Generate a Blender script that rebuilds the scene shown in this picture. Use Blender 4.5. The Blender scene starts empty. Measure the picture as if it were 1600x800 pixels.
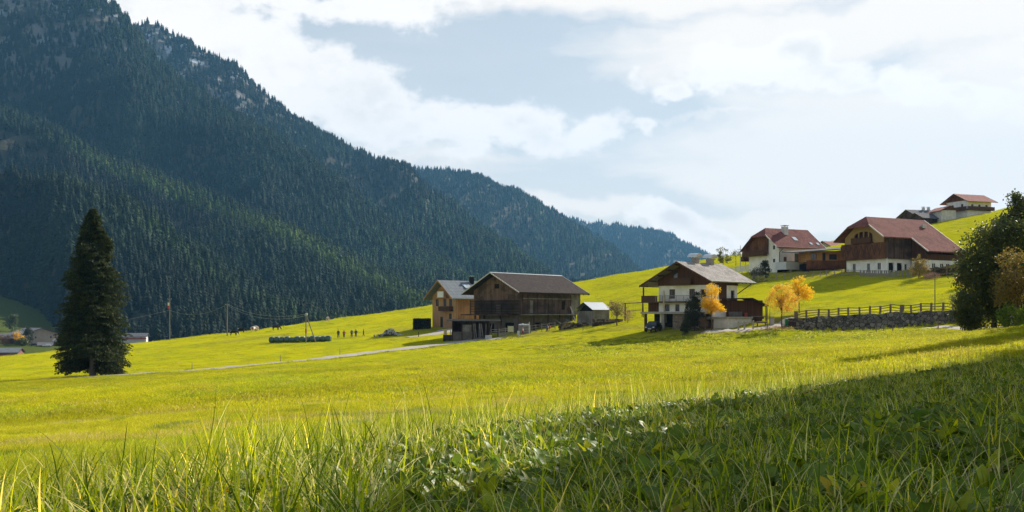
import bpy, bmesh, math, random
import numpy as np
from mathutils import Vector, Matrix, Euler
from math import radians, sin, cos, pi, sqrt, atan2

SC = bpy.context.scene
COL = SC.collection
random.seed(7)

# ---------------------------------------------------------------- camera
cam = bpy.data.cameras.new("camera"); cam_o = bpy.data.objects.new("camera", cam); COL.objects.link(cam_o)
cam.lens = 35.0; cam.sensor_width = 36.0; cam.shift_y = 90/1600.0
cam.clip_start = 0.05; cam.clip_end = 30000
cam_o.location = (0, 0, 0); cam_o.rotation_euler = (radians(90), 0, 0)
SC.camera = cam_o

# ---------------------------------------------------------------- exposure, sun, sky
SUN_AZ, SUN_EL = radians(40), radians(31)
SC.view_settings.view_transform = 'Standard'; SC.view_settings.look = 'None'
SC.view_settings.exposure = 0.80; SC.view_settings.gamma = 1.0
SKY_STRENGTH = 0.075
sl = bpy.data.lights.new("sun", 'SUN'); sl.energy = 5.0; sl.angle = radians(0.55); sl.color = (1.0, 0.93, 0.80)
so = bpy.data.objects.new("sun", sl); COL.objects.link(so)
sdir = Vector((cos(SUN_EL)*sin(SUN_AZ), cos(SUN_EL)*cos(SUN_AZ), sin(SUN_EL)))
so.rotation_euler = sdir.to_track_quat('Z', 'Y').to_euler(); so.location = (60, 40, 80)

world = bpy.data.worlds.new("World"); SC.world = world; world.use_nodes = True
wn = world.node_tree; wn.nodes.clear()
class NB:
    """small helper for building node trees"""
    def __init__(s, nt): s.nt = nt
    def n(s, t, **kw):
        x = s.nt.nodes.new(t)
        for k, v in kw.items(): setattr(x, k, v)
        return x
    def l(s, a, b): s.nt.links.new(a, b)
    def put(s, sock, v):
        if hasattr(v, 'is_output'): s.l(v, sock)
        else: sock.default_value = v
    def m(s, op, a, b=None, c=None, clamp=False):
        x = s.n('ShaderNodeMath', operation=op, use_clamp=clamp)
        s.put(x.inputs[0], a)
        if b is not None: s.put(x.inputs[1], b)
        if c is not None: s.put(x.inputs[2], c)
        return x.outputs[0]
    def vm(s, op, a, b=None):
        x = s.n('ShaderNodeVectorMath', operation=op); s.put(x.inputs[0], a)
        if b is not None: s.put(x.inputs[1], b)
        return x
    def noise(s, vec, scale, detail=4, rough=.55, dist=0.0):
        x = s.n('ShaderNodeTexNoise'); x.inputs['Scale'].default_value = scale
        x.inputs['Detail'].default_value = detail; x.inputs['Roughness'].default_value = rough
        x.inputs['Distortion'].default_value = dist
        if vec is not None: s.l(vec, x.inputs['Vector'])
        return x
    def ramp(s, fac, pts):
        x = s.n('ShaderNodeValToRGB'); e = x.color_ramp.elements
        while len(e) < len(pts): e.new(0.5)
        for i, (p, c) in enumerate(pts):
            e[i].position = p; e[i].color = (c[0], c[1], c[2], 1) if not isinstance(c, (int, float)) else (c, c, c, 1)
        s.put(x.inputs[0], fac); return x.outputs[0]
    def mix(s, f, a, b, blend='MIX'):
        x = s.n('ShaderNodeMix', data_type='RGBA', blend_type=blend)
        s.put(x.inputs[0], f)
        for k, v in ((6, a), (7, b)):
            if isinstance(v, (tuple, list)): v = (v[0], v[1], v[2], 1)
            s.put(x.inputs[k], v)
        return x.outputs[2]
    def mapr(s, v, a, b, c=0.0, d=1.0, smooth=True):
        x = s.n('ShaderNodeMapRange'); x.interpolation_type = 'SMOOTHSTEP' if smooth else 'LINEAR'
        s.put(x.inputs[0], v)
        for i, q in enumerate((a, b, c, d)): x.inputs[i+1].default_value = q
        return x.outputs[0]

def build_sky():
    k = NB(wn)
    out = k.n('ShaderNodeOutputWorld'); bg = k.n('ShaderNodeBackground'); k.l(bg.outputs[0], out.inputs[0])
    sky = k.n('ShaderNodeTexSky'); sky.sky_type = 'NISHITA'; sky.sun_disc = False
    sky.sun_elevation = SUN_EL; sky.sun_rotation = SUN_AZ; sky.air_density = 1.0; sky.dust_density = 1.2; sky.ozone_density = 1.0; sky.altitude = 1200
    tc = k.n('ShaderNodeTexCoord'); g = tc.outputs['Generated']
    sp = k.n('ShaderNodeSeparateXYZ'); k.l(g, sp.inputs[0])
    az = k.m('ARCTAN2', sp.outputs[0], sp.outputs[1]); el = k.m('ARCSINE', sp.outputs[2])
    ce = k.n('ShaderNodeCombineXYZ'); k.l(az, ce.inputs[0]); k.l(k.m('MULTIPLY', el, 1.0), ce.inputs[1])
    p0 = ce.outputs[0]
    # turbulence
    st = k.vm('MULTIPLY', p0, (1.0, 1.5, 1.0)).outputs[0]
    n1 = k.noise(st, 7.0, 9, .58, .3); n2 = k.noise(st, 24.0, 6, .6)
    warp = k.vm('SUBTRACT', k.noise(st, 9.0, 5, .6).outputs['Color'], (.5, .5, .5)).outputs[0]
    p = k.vm('ADD', p0, k.vm('MULTIPLY', warp, (.10, .07, 0)).outputs[0]).outputs[0]
    def blobs(lst, src):
        acc = None
        for (cx, cy, rx, ry, ang, h) in lst:
            a = math.atan((cx-800)/1556); e = math.atan((490-cy)/1556*cos(a))
            mp = k.n('ShaderNodeMapping', vector_type='TEXTURE'); k.l(src, mp.inputs[0])
            mp.inputs['Location'].default_value = (a, e, 0); mp.inputs['Rotation'].default_value = (0, 0, -radians(ang))
            mp.inputs['Scale'].default_value = (rx/1556, ry/1556, 1)
            ln = k.vm('LENGTH', mp.outputs[0]).outputs[1]
            v = k.m('MULTIPLY', k.m('SUBTRACT', 1.0, ln), h)
            v = k.m('MAXIMUM', v, -1.2)
            acc = v if acc is None else k.m('MAXIMUM', acc, v)
        return acc
    cum = blobs([(330,70,170,85,0,1),(470,120,150,75,10,1),(575,165,150,72,15,1),(700,190,150,55,8,1),(820,195,130,48,0,1),(905,205,100,42,-5,1),
                 (200,10,230,70,0,1),(560,0,230,28,0,.9),(640,-5,120,40,0,1),
                 (1180,100,115,40,0,1.3),(1225,88,95,44,0,1.5),(1275,115,100,40,0,1.4),
                 (1415,128,62,34,20,1),(1480,155,110,30,8,.9),
                 (1040,345,95,36,12,1.5),(1008,335,55,28,0,1.4),(1110,374,90,28,10,1.4),
                 (1020,188,26,16,0,.8),(1065,128,38,14,0,.7),(1000,108,26,20,0,.55),(720,245,70,14,0,.7),(1500,330,160,20,0,.5),
                 (-300,-60,300,120,0,.9),(2000,60,300,120,0,.9)], p)
    lump = k.m('SUBTRACT', n1.outputs[0], .5)
    fine = k.m('SUBTRACT', n2.outputs[0], .5)
    cd = k.m('ADD', cum, k.m('ADD', k.m('MULTIPLY', lump, 2.0), k.m('MULTIPLY', fine, 1.5)))
    cd_m = k.mapr(cd, -0.04, 0.46)
    # thin veils
    vs = k.vm('MULTIPLY', k.vm('ADD', p0, k.vm('MULTIPLY', warp, (.05, .03, 0)).outputs[0]).outputs[0], (1.0, 5.0, 1.0)).outputs[0]
    vn = k.noise(vs, 5.0, 7, .55, .4).outputs[0]
    veil = blobs([(1400,265,600,100,4,1.4),(880,318,300,30,4,.8),(1450,230,470,130,6,1.5),(1300,350,420,40,0,1.0),(1420,25,560,75,-3,1.5),(1080,-25,600,62,0,1.3),(1640,90,300,90,0,1.0),(1150,170,250,14,0,.7),
                  (250,90,260,140,0,.8),(700,250,300,40,6,.5),(1750,300,400,120,0,1.1),(250,60,200,60,8,.5)], p)
    vd = k.m('ADD', veil, k.m('MULTIPLY', k.m('SUBTRACT', vn, .5), 1.5))
    v_m = k.mapr(vd, -.15, .75)
    base_veil = k.mapr(el, 0.0, .40, .55, .0)
    v_all = k.m('MAXIMUM', k.m('MULTIPLY', v_m, .93), k.m('ADD', base_veil, k.m('MULTIPLY', k.m('SUBTRACT', vn, .5), .30)), clamp=True)
    skc = k.vm('SCALE', sky.outputs[0]); skc.inputs['Scale'].default_value = SKY_STRENGTH
    blue = k.mix(k.mapr(el, .05, .8, .80, .30), skc.outputs[0], (.385, .405, .40))
    c1 = k.mix(v_all, blue, VEIL_COL)
    core = k.mapr(cd, .15, 1.25)
    dens = k.noise(st, 11.0, 6, .6).outputs[0]
    shade = k.m('MULTIPLY', k.mapr(cd, .15, 1.2), k.mapr(dens, .44, .62))
    ccol = k.mix(shade, CLOUD_COL, CLOUD_SHADE)
    c2 = k.mix(k.m('MULTIPLY', cd_m, .92), c1, ccol)
    k.l(c2, bg.inputs[0]); bg.inputs[1].default_value = 1.0
VEIL_COL = (.70, .645, .585); CLOUD_COL = (.72, .68, .645); CLOUD_SHADE = (.575, .555, .535)
build_sky()

# ---------------------------------------------------------------- terrain maths
F = 1556.0          # focal length in photo pixels (1600 wide), horizon line at row 490
HOR = 490.0

def tps_fit(P, z):
    n = len(P)
    d = np.linalg.norm(P[:, None] - P[None], axis=2)
    K = np.where(d > 0, d * d * np.log(d + 1e-9), 0)
    A = np.zeros((n + 3, n + 3))
    A[:n, :n] = K + np.eye(n) * 0.25
    A[:n, n] = 1; A[:n, n + 1:] = P; A[n, :n] = 1; A[n + 1:, :n] = P.T
    return np.linalg.solve(A, np.concatenate([z, np.zeros(3)]))

# (column, row, distance) seen in the photograph -> heights of the meadow
CP = [
 # near bank
 (1600,800,4.2),(1200,800,4.4),(800,800,4.8),(400,800,5.4),(0,800,6.6),
 (1600,700,7.0),(1200,700,8.2),(800,700,10.5),(400,710,12.5),(0,720,16),
 (1600,620,15),(1300,620,21),(1000,630,24),(700,650,23),(400,660,26),(0,670,34),
 (1600,560,36),(1300,575,44),(1000,585,48),(700,600,46),(400,610,54),(0,625,65),
 (1600,535,65),(1300,548,75),(1000,555,80),(700,572,78),(400,590,88),(200,600,95),(0,607,100),
 # track and around it
 (145,589,135),(0,598,125),(0,585,150),(300,580,140),(440,567,150),(530,555,160),(620,545,172),(700,537,184),(740,530,191),
 # mid field beyond the track
 (100,565,190),(250,558,195),(400,548,195),(520,538,195),(600,536,198),
 (440,529,207),(545,528,215),(610,529,215),(355,532,225),(265,546,235),
 # crest on the left
 (0,559,240),(85,550,250),(195,538,262),(265,530,272),(355,521,280),(430,513,285),(500,501,290),(590,490,300),(660,479,310),(740,466,320),
 (0,557,255),
 # farm buildings
 (690,520,205),(672,514,225),(760,526,190),(812,524,192),(860,519,195),(905,512,200),(926,507,190),(950,500,196),(800,545,150),(930,530,160),
 (970,508,178),(990,497,190),(1010,514,166),(1050,515,156),(1110,514,154),(1142,508,156),(1180,502,158),(1160,512,150),
 (900,470,250),(940,462,260),(1000,455,250),
 (890,443,330),(1010,426,335),(1080,409,330),(1140,399,310),
 # right of the house up to the hill farms
 (1220,515,148),(1250,497,158),(1260,470,175),(1200,450,200),(1240,435,205),(1150,425,225),(1217,429,220),(1300,427,213),(1383,424,200),(1500,428,197),
 (1330,450,185),(1450,455,175),(1400,484,152),(1500,478,142),
 # below the wall
 (1300,516,142),(1400,513,132),(1500,516,120),(1590,518,108),(1560,515,112),
 (1420,500,150),
 # hill above
 (1500,372,240),(1475,350,285),(1540,333,300),(1600,322,310),(1590,400,200),(1590,450,150),(1440,352,300),
 (1300,392,345),(1220,402,340),(1400,374,345),
]
XP = [  # (x, y, z) : beyond view, behind and beside the camera
 (0,0,-1.05),(6,0,-0.8),(-6,0,-1.5),(0,-15,-0.8),(25,0,0.6),(-25,0,-3.0),(40,-30,2.5),(-40,-30,-4.0),(60,30,2.5),(62,72,3),(-80,40,-8),
 (90,80,3.0),(-150,100,-14),(150,100,8),(170,180,20),(160,30,10),(-200,230,-21),(-260,120,-22),
 (-60,450,-16),(-170,460,-21),(-260,460,-21),(40,470,-4),(110,480,6),(190,440,38),(260,400,55),(250,300,48),(330,200,45),(200,-100,12),(0,-150,3),(-200,-100,-18),
 (-150,380,-20.5),(-100,370,-12),(-230,340,-22),(0,420,-3),(70,420,10),
 (-260,560,-20),(-180,560,-20.5),(-90,560,-20),(30,570,-12),(130,560,0),
]
_P, _Z = [], []
for (px, py, d) in CP:
    _P.append(((px-800)/F*d, d)); _Z.append((HOR-py)/F*d)
for (x, y, z) in XP:
    _P.append((x, y)); _Z.append(z)
_P = np.array(_P, float); _Z = np.array(_Z, float)
TW = tps_fit(_P / 50.0, _Z)

# retaining wall: the ground steps up behind this line (x, y) from its left end to its right end
def pxy(px, d): return ((px-800)/F*d, d)
WALL = [pxy(1232,150), pxy(1300,146.5), pxy(1400,140), pxy(1512,131)]
WALLH = [1.55, 2.2, 2.5, 1.5]

def sstep(t): t = np.clip(t, 0, 1); return t*t*(3-2*t)

def hsh(ix, iy, s):
    n = (ix*374761393 + iy*668265263 + s*974634777) & 0xffffffff
    n = ((n ^ (n >> 13)) * 1274126177) & 0xffffffff
    return ((n ^ (n >> 16)) & 0xffff) / 65535.0
def vnoise(x, y, s=0):
    x = np.asarray(x, float); y = np.asarray(y, float)
    ix = np.floor(x).astype(np.int64); iy = np.floor(y).astype(np.int64)
    fx = x-ix; fy = y-iy; fx = fx*fx*(3-2*fx); fy = fy*fy*(3-2*fy)
    return ((hsh(ix,iy,s)*(1-fx)+hsh(ix+1,iy,s)*fx)*(1-fy)+(hsh(ix,iy+1,s)*(1-fx)+hsh(ix+1,iy+1,s)*fx)*fy)*2-1
def fbm(x, y, o=4, s=0):
    a, t = 1.0, 0
    for i in range(o):
        t = t + a*vnoise(x*2**i+17.3*i, y*2**i-9.1*i, s+i); a *= .5
    return t

FLOOR = [(-2000,5),(-420,-4),(-330,-15),(-200,-20),(0,-18),(150,-6),(300,20),(900,60),(3000,90)]
def floor_z(x, y):
    xs = [a for a, b in FLOOR]; zs = [b for a, b in FLOOR]
    return np.interp(x*600/np.maximum(y, 500), xs, zs) + np.maximum(y-600, 0)*0.0
def pasture(x, y):
    """green slope at the foot of the forest, far left"""
    return 42*sstep((-x-310)/240)*sstep((y-600)/260)
def terrain(x, y, fine=True):
    x = np.atleast_1d(np.asarray(x, float)); y = np.atleast_1d(np.asarray(y, float))
    sh = x.shape; xf = x.ravel(); yf = y.ravel(); out = np.empty_like(xf)
    for i in range(0, len(xf), 40000):
        X = np.clip(xf[i:i+40000], -330, 380)/50; Y = np.clip(yf[i:i+40000], -160, 600)/50
        d2 = (X[:, None]-_P[None, :, 0]/50)**2 + (Y[:, None]-_P[None, :, 1]/50)**2
        K = 0.5*d2*np.log(d2+1e-12)
        out[i:i+40000] = K@TW[:len(_P)] + TW[-3] + X*TW[-2] + Y*TW[-1]
    z = out.reshape(sh)
    b = sstep((y-440)/150)
    z = z*(1-b) + floor_z(x, y)*b
    z = z + pasture(x, y)
    # step at the retaining wall
    wx = [p[0] for p in WALL]; wy = [p[1] for p in WALL]
    ends = sstep((x-wx[0]+.6)/.6)*(1-sstep((x-wx[-1]-2)/5))
    yw = np.interp(x, wx, wy); h = np.interp(x, wx, WALLH)
    s = y - yw
    prof = np.where(s > 0, sstep((s+.02)/.35)*np.exp(-np.maximum(s, 0)/14)*.55, -.45*np.exp(np.minimum(s, 0)/9)*(1-sstep((s+.02)/.35)))
    prof = np.where((s > 0), prof, -.45*np.exp(np.minimum(s, 0)/9))
    z = z + prof*h*ends
    if fine:
        d = np.hypot(x, y)
        z = z + 0.035*fbm(x/2.3, y/2.3, 3, 5)*sstep(d/8) + .10*fbm(x/11, y/11, 3, 9)*sstep(d/30)*(1+sstep((d-120)/200))
        rough = sstep((d-115)/20)*(1-sstep((d-150)/20))*sstep((x+15)/25)
        z = z + rough*.14*fbm(x/.9, y/1.6, 3, 21)
    return z
def gz(x, y): return float(terrain(x, y)[0])
def at(px, d):            # ground point under photo column px at distance d
    x, y = pxy(px, d); return Vector((x, y, gz(x, y)))
# ---------------------------------------------------------------- object helpers
def tag(o, label=None, cat=None, group=None, kind=None):
    if label: o['label'] = label
    if cat: o['category'] = cat
    if group: o['group'] = group
    if kind: o['kind'] = kind
    return o
def thing(name, label, cat, loc=(0, 0, 0), rz=0.0, group=None):
    o = bpy.data.objects.new(name, None); COL.objects.link(o); o.empty_display_size = .3
    o.location = loc; o.rotation_euler = (0, 0, rz)
    return tag(o, label, cat, group)
def copy_tree(o, parent=None, kids=None):
    if kids is None:
        kids = {}
        for q in bpy.data.objects:
            if q.parent: kids.setdefault(q.parent.name, []).append(q)
    c = o.copy(); COL.objects.link(c); c.parent = parent
    for ch in kids.get(o.name, []): copy_tree(ch, c, kids)
    return c
class MB:
    """collects faces of ONE mesh object"""
    def __init__(s): s.v = []; s.f = []; s.mi = []; s.cm = 0
    def poly(s, pts):
        b = len(s.v); s.v += [tuple(p) for p in pts]; s.f.append(tuple(range(b, b+len(pts)))); s.mi.append(s.cm)
    def box(s, x0, x1, y0, y1, z0, z1, M=None):
        if x0 > x1: x0, x1 = x1, x0
        if y0 > y1: y0, y1 = y1, y0
        if z0 > z1: z0, z1 = z1, z0
        P = [(x0,y0,z0),(x1,y0,z0),(x1,y1,z0),(x0,y1,z0),(x0,y0,z1),(x1,y0,z1),(x1,y1,z1),(x0,y1,z1)]
        if M is not None: P = [tuple(M @ Vector(p)) for p in P]
        b = len(s.v); s.v += P
        for f in ((0,3,2,1),(4,5,6,7),(0,1,5,4),(1,2,6,5),(2,3,7,6),(3,0,4,7)):
            s.f.append(tuple(b+i for i in f)); s.mi.append(s.cm)
        return s
    def slab(s, pts, t):
        """polygon (top face, 3-D) extruded by vector t"""
        t = Vector(t) if not isinstance(t, (int, float)) else Vector((0, 0, -t))
        n = len(pts); b = len(s.v)
        s.v += [tuple(Vector(p)) for p in pts] + [tuple(Vector(p)+t) for p in pts]
        s.f.append(tuple(b+i for i in range(n))); s.f.append(tuple(b+n+i for i in reversed(range(n))))
        for i in range(n):
            j = (i+1) % n; s.f.append((b+i, b+n+i, b+n+j, b+j))
        s.mi += [s.cm]*(n+2); return s
    def tube(s, pts, rad, n=6, cap=True):
        pts = [Vector(p) for p in pts]
        if isinstance(rad, (int, float)): rad = [rad]*len(pts)
        b = len(s.v); up = None
        for i, p in enumerate(pts):
            d = (pts[min(i+1, len(pts)-1)]-pts[max(i-1, 0)])
            d = d.normalized() if d.length > 1e-9 else Vector((0, 0, 1))
            if up is None: up = Vector((1, 0, 0)) if abs(d.x) < .8 else Vector((0, 1, 0))
            a = d.cross(up).normalized(); c = d.cross(a).normalized(); up = c.cross(d) if False else up
            for k in range(n):
                t = 2*pi*k/n; s.v.append(tuple(p+(a*cos(t)+c*sin(t))*rad[i]))
        for i in range(len(pts)-1):
            for k in range(n):
                k2 = (k+1) % n
                s.f.append((b+i*n+k, b+i*n+k2, b+(i+1)*n+k2, b+(i+1)*n+k)); s.mi.append(s.cm)
        if cap:
            s.f.append(tuple(b+k for k in reversed(range(n)))); s.mi.append(s.cm)
            e = b+(len(pts)-1)*n; s.f.append(tuple(e+k for k in range(n))); s.mi.append(s.cm)
        return s
    def ball(s, c, r, n=8, m=6, jit=0.0, rnd=None, flat=False):
        c = Vector(c); r = r if isinstance(r, (tuple, list, Vector)) else (r, r, r); b = len(s.v); rnd = rnd or random
        for i in range(m+1):
            ph = pi*i/m
            for k in range(n):
                t = 2*pi*k/n; q = 1+rnd.uniform(-jit, jit)
                z = cos(ph)*r[2]*q
                if flat and z < 0: z = z*.1
                s.v.append((c.x+sin(ph)*cos(t)*r[0]*q, c.y+sin(ph)*sin(t)*r[1]*q, c.z+z))
        for i in range(m):
            for k in range(n):
                k2 = (k+1) % n; s.f.append((b+i*n+k, b+(i+1)*n+k, b+(i+1)*n+k2, b+i*n+k2)); s.mi.append(s.cm)
        return s
    def build(s, name, mat, parent=None, smooth=False, loc=None, rz=0):
        me = bpy.data.meshes.new(name); me.from_pydata(s.v, [], s.f)
        mats = mat if isinstance(mat, (list, tuple)) else [mat]
        for m in mats: me.materials.append(m)
        if len(mats) > 1: me.polygons.foreach_set('material_index', s.mi)
        if smooth: me.polygons.foreach_set('use_smooth', [True]*len(me.polygons))
        me.update()
        o = bpy.data.objects.new(name, me); COL.objects.link(o)
        if parent: o.parent = parent
        if loc is not None: o.location = loc; o.rotation_euler = (0, 0, rz)
        return o
def np_mesh(name, V, Fc, mats, smooth=False, mi=None):
    """fast mesh from arrays; Fc is (n,3) or (n,4)"""
    me = bpy.data.meshes.new(name); V = np.asarray(V, np.float32); Fc = np.asarray(Fc, np.int32)
    me.vertices.add(len(V)); me.vertices.foreach_set('co', V.ravel())
    k = Fc.shape[1]; me.loops.add(Fc.size); me.loops.foreach_set('vertex_index', Fc.ravel())
    me.polygons.add(len(Fc)); me.polygons.foreach_set('loop_start', np.arange(0, Fc.size, k, dtype=np.int32))
    me.polygons.foreach_set('loop_total', np.full(len(Fc), k, np.int32))
    for m in (mats if isinstance(mats, (list, tuple)) else [mats]): me.materials.append(m)
    if mi is not None: me.polygons.foreach_set('material_index', np.asarray(mi, np.int32))
    if smooth: me.polygons.foreach_set('use_smooth', np.ones(len(Fc), bool))
    me.update(calc_edges=True); me.validate()
    return me
def link(name, me, parent=None, loc=None, rz=0):
    o = bpy.data.objects.new(name, me); COL.objects.link(o); o.parent = parent
    if loc is not None: o.location = loc; o.rotation_euler = (0, 0, rz)
    return o

# ---------------------------------------------------------------- materials
MATS = {}
def newmat(name):
    m = bpy.data.materials.new(name); m.use_nodes = True; m.node_tree.nodes.clear()
    return m, NB(m.node_tree)
def finish(k, col, rough=.8, bump=None, bstr=.3, bdist=.05, spec=.3, metal=0.0, transl=0.0, coat=None):
    out = k.n('ShaderNodeOutputMaterial'); b = k.n('ShaderNodeBsdfPrincipled')
    if isinstance(col, (tuple, list)): col = (col[0], col[1], col[2], 1)
    k.put(b.inputs['Base Color'], col); k.put(b.inputs['Roughness'], rough); b.inputs['Specular IOR Level'].default_value = spec
    k.put(b.inputs['Metallic'], metal)
    if bump is not None:
        bp = k.n('ShaderNodeBump'); bp.inputs['Strength'].default_value = bstr; bp.inputs['Distance'].default_value = bdist
        k.l(bump, bp.inputs['Height']); k.l(bp.outputs[0], b.inputs['Normal'])
    sh = b.outputs[0]
    if transl > 0:
        t = k.n('ShaderNodeBsdfTranslucent'); k.put(t.inputs[0], col)
        mx = k.n('ShaderNodeMixShader'); mx.inputs[0].default_value = transl; k.l(sh, mx.inputs[1]); k.l(t.outputs[0], mx.inputs[2]); sh = mx.outputs[0]
    k.l(sh, out.inputs[0]); return b
def objc(k):
    return k.n('ShaderNodeTexCoord').outputs['Object']
def plain(name, c, rough=.7, var=.15, scale=3.0, spec=.3, metal=0.0, bstr=.15):
    if name in MATS: return MATS[name]
    m, k = newmat(name); o = objc(k)
    n = k.noise(o, scale, 5, .6).outputs[0]
    f = k.mapr(n, .25, .75, 1-var, 1+var, False)
    col = k.vm('SCALE', (c[0], c[1], c[2])); k.l(f, col.inputs['Scale'])
    finish(k, col.outputs[0], rough, n, bstr, .02, spec, metal); MATS[name] = m; return m
def planks(name, c1, c2, w=.18, horiz=False, rough=.85, stain=None, var=.5, gap=.6):
    """boards: each board its own tone, long grain, dark joints; works on walls along local x or y"""
    if name in MATS: return MATS[name]
    m, k = newmat(name); o = objc(k)
    sp = k.n('ShaderNodeSeparateXYZ'); k.l(o, sp.inputs[0])
    s = sp.outputs[2] if horiz else k.m('ADD', sp.outputs[0], sp.outputs[1])
    t = k.m('ADD', sp.outputs[0], sp.outputs[1]) if horiz else sp.outputs[2]
    q = k.m('DIVIDE', s, w); idx = k.m('FLOOR', q); fr = k.m('FRACT', q)
    wn_ = k.n('ShaderNodeTexWhiteNoise', noise_dimensions='1D'); k.l(idx, wn_.inputs['W'])
    cb = k.n('ShaderNodeCombineXYZ'); k.l(k.m('MULTIPLY', s, 6.0), cb.inputs[0]); k.l(k.m('MULTIPLY', t, .5), cb.inputs[1]); k.l(k.m('MULTIPLY', idx, 3.7), cb.inputs[2])
    gr = k.noise(cb.outputs[0], 1.6, 5, .6).outputs[0]
    f = k.m('ADD', k.m('MULTIPLY', wn_.outputs[0], var), k.m('MULTIPLY', gr, 1-var*.5))
    col = k.mix(k.mapr(f, .25, 1.0, 0, 1, False), c1, c2)
    big = k.noise(o, .45, 4, .6).outputs[0]
    if stain: col = k.mix(k.m('MULTIPLY', k.mapr(big, .42, .62), .75), col, stain)
    edge = k.m('MINIMUM', fr, k.m('SUBTRACT', 1.0, fr)); e2 = k.mapr(edge, 0.0, .09, 1-gap, 1.0)
    c3 = k.vm('SCALE', col); k.l(e2, c3.inputs['Scale'])
    finish(k, c3.outputs[0], rough, e2, .6, .03, .2); MATS[name] = m; return m
def stonewall(name, cs, scale=2.2, mortar=(.18, .16, .14), squash=1.0):
    if name in MATS: return MATS[name]
    m, k = newmat(name); o = objc(k)
    mp = k.n('ShaderNodeMapping'); k.l(o, mp.inputs[0]); mp.inputs['Scale'].default_value = (1, 1, squash)
    d = k.vm('ADD', mp.outputs[0], k.vm('SCALE', k.noise(o, 3, 3).outputs['Color']).outputs[0])
    d.inputs[1].default_value = (0, 0, 0)
    v = k.n('ShaderNodeTexVoronoi', feature='F1'); v.inputs['Scale'].default_value = scale; k.l(mp.outputs[0], v.inputs['Vector'])
    v2 = k.n('ShaderNodeTexVoronoi', feature='DISTANCE_TO_EDGE'); v2.inputs['Scale'].default_value = scale; k.l(mp.outputs[0], v2.inputs['Vector'])
    sp = k.n('ShaderNodeSeparateColor'); k.l(v.outputs['Color'], sp.inputs[0])
    col = k.ramp(sp.outputs[0], [(i/(len(cs)-1), c) for i, c in enumerate(cs)])
    n = k.noise(o, 9, 5).outputs[0]; cc = k.vm('SCALE', col); k.l(k.mapr(n, .2, .8, .6, 1.4, False), cc.inputs['Scale'])
    e = k.mapr(v2.outputs['Distance'], .0, .10)
    c3 = k.mix(e, mortar, cc.outputs[0])
    finish(k, c3, .9, k.m('ADD', e, k.m('MULTIPLY', n, .4)), .8, .08, .2); MATS[name] = m; return m
def rooftiles(name, c1, c2, row=.32, colw=.28, rough=.75, stain=None, bstr=.6, metal=0.0, edgedark=.6):
    """courses of small tiles or shingles over object coordinates (x along the ridge, y across it)"""
    if name in MATS: return MATS[name]
    m, k = newmat(name); o = objc(k); sp = k.n('ShaderNodeSeparateXYZ'); k.l(o, sp.inputs[0])
    r = k.m('DIVIDE', sp.outputs[1], row); ri = k.m('FLOOR', r); rf = k.m('FRACT', r)
    sh = k.m('MULTIPLY', k.m('MODULO', k.m('ABSOLUTE', ri), 2.0), .5)
    c = k.m('ADD', k.m('DIVIDE', sp.outputs[0], colw), sh); ci = k.m('FLOOR', c); cf = k.m('FRACT', c)
    cb = k.n('ShaderNodeCombineXYZ'); k.l(ri, cb.inputs[0]); k.l(ci, cb.inputs[1])
    w = k.n('ShaderNodeTexWhiteNoise', noise_dimensions='2D'); k.l(cb.outputs[0], w.inputs['Vector'])
    col = k.mix(w.outputs[0], c1, c2)
    big = k.noise(o, .5, 5, .65).outputs[0]
    if stain: col = k.mix(k.m('MULTIPLY', k.mapr(big, .45, .66), .7), col, stain)
    e = k.m('MULTIPLY', k.mapr(k.m('MINIMUM', cf, k.m('SUBTRACT', 1.0, cf)), 0, .12), k.mapr(rf, 0, .2))
    c3 = k.vm('SCALE', col); k.l(k.mapr(e, 0, 1, edgedark, 1.0, False), c3.inputs['Scale'])
    finish(k, c3.outputs[0], .92, k.m('ADD', e, k.m('MULTIPLY', rf, .5)), bstr, .04, .06, metal); MATS[name] = m; return m
def leafmat(name, cols, transl=.45, rough=.6, attr=None, inst=False, spec=.35, shine=0.0, vscale=2.0):
    """foliage: tone by position / instance, light passes through"""
    if name in MATS: return MATS[name]
    m, k = newmat(name); o = objc(k)
    n = k.noise(o, vscale, 3, .6).outputs[0]
    geo = k.n('ShaderNodeNewGeometry'); rnd = geo.outputs['Random Per Island']
    f = k.m('ADD', k.m('MULTIPLY', k.mapr(n, .3, .7, 0, 1, False), .55), k.m('MULTIPLY', rnd, .45))
    col = k.ramp(f, [(i/(len(cols)-1), c) for i, c in enumerate(cols)])
    if inst:
        a = k.n('ShaderNodeAttribute', attribute_type='INSTANCER', attribute_name='tint')
        col = k.mix(1.0, col, a.outputs['Color'], 'MULTIPLY')
    finish(k, col, rough, None, spec=spec, transl=transl); MATS[name] = m; return m
# ---------------------------------------------------------------- the land
def pt_poly_d(x, y, pts):
    """distance of points to a polyline and the arc parameter side"""
    best = np.full(np.shape(x), 1e9)
    for (x0, y0), (x1, y1) in zip(pts[:-1], pts[1:]):
        dx, dy = x1-x0, y1-y0; t = np.clip(((x-x0)*dx+(y-y0)*dy)/(dx*dx+dy*dy), 0, 1)
        best = np.minimum(best, np.hypot(x-x0-t*dx, y-y0-t*dy))
    return best
def smooth_line(pts, n=12):
    out = []
    P = [pts[0]]+list(pts)+[pts[-1]]
    for i in range(1, len(P)-2):
        p0, p1, p2, p3 = [np.array(p, float) for p in P[i-1:i+3]]
        for j in range(n):
            t = j/n; out.append(tuple(.5*((2*p1)+(-p0+p2)*t+(2*p0-5*p1+4*p2-p3)*t*t+(-p0+3*p1-3*p2+p3)*t**3)))
    out.append(tuple(P[-1])); return out
TRACK = smooth_line([pxy(60,131.5), pxy(150,132.3), pxy(300,139.5), pxy(440,150), pxy(530,160), pxy(620,171), pxy(700,182), pxy(742,187), pxy(790,186)])
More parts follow.
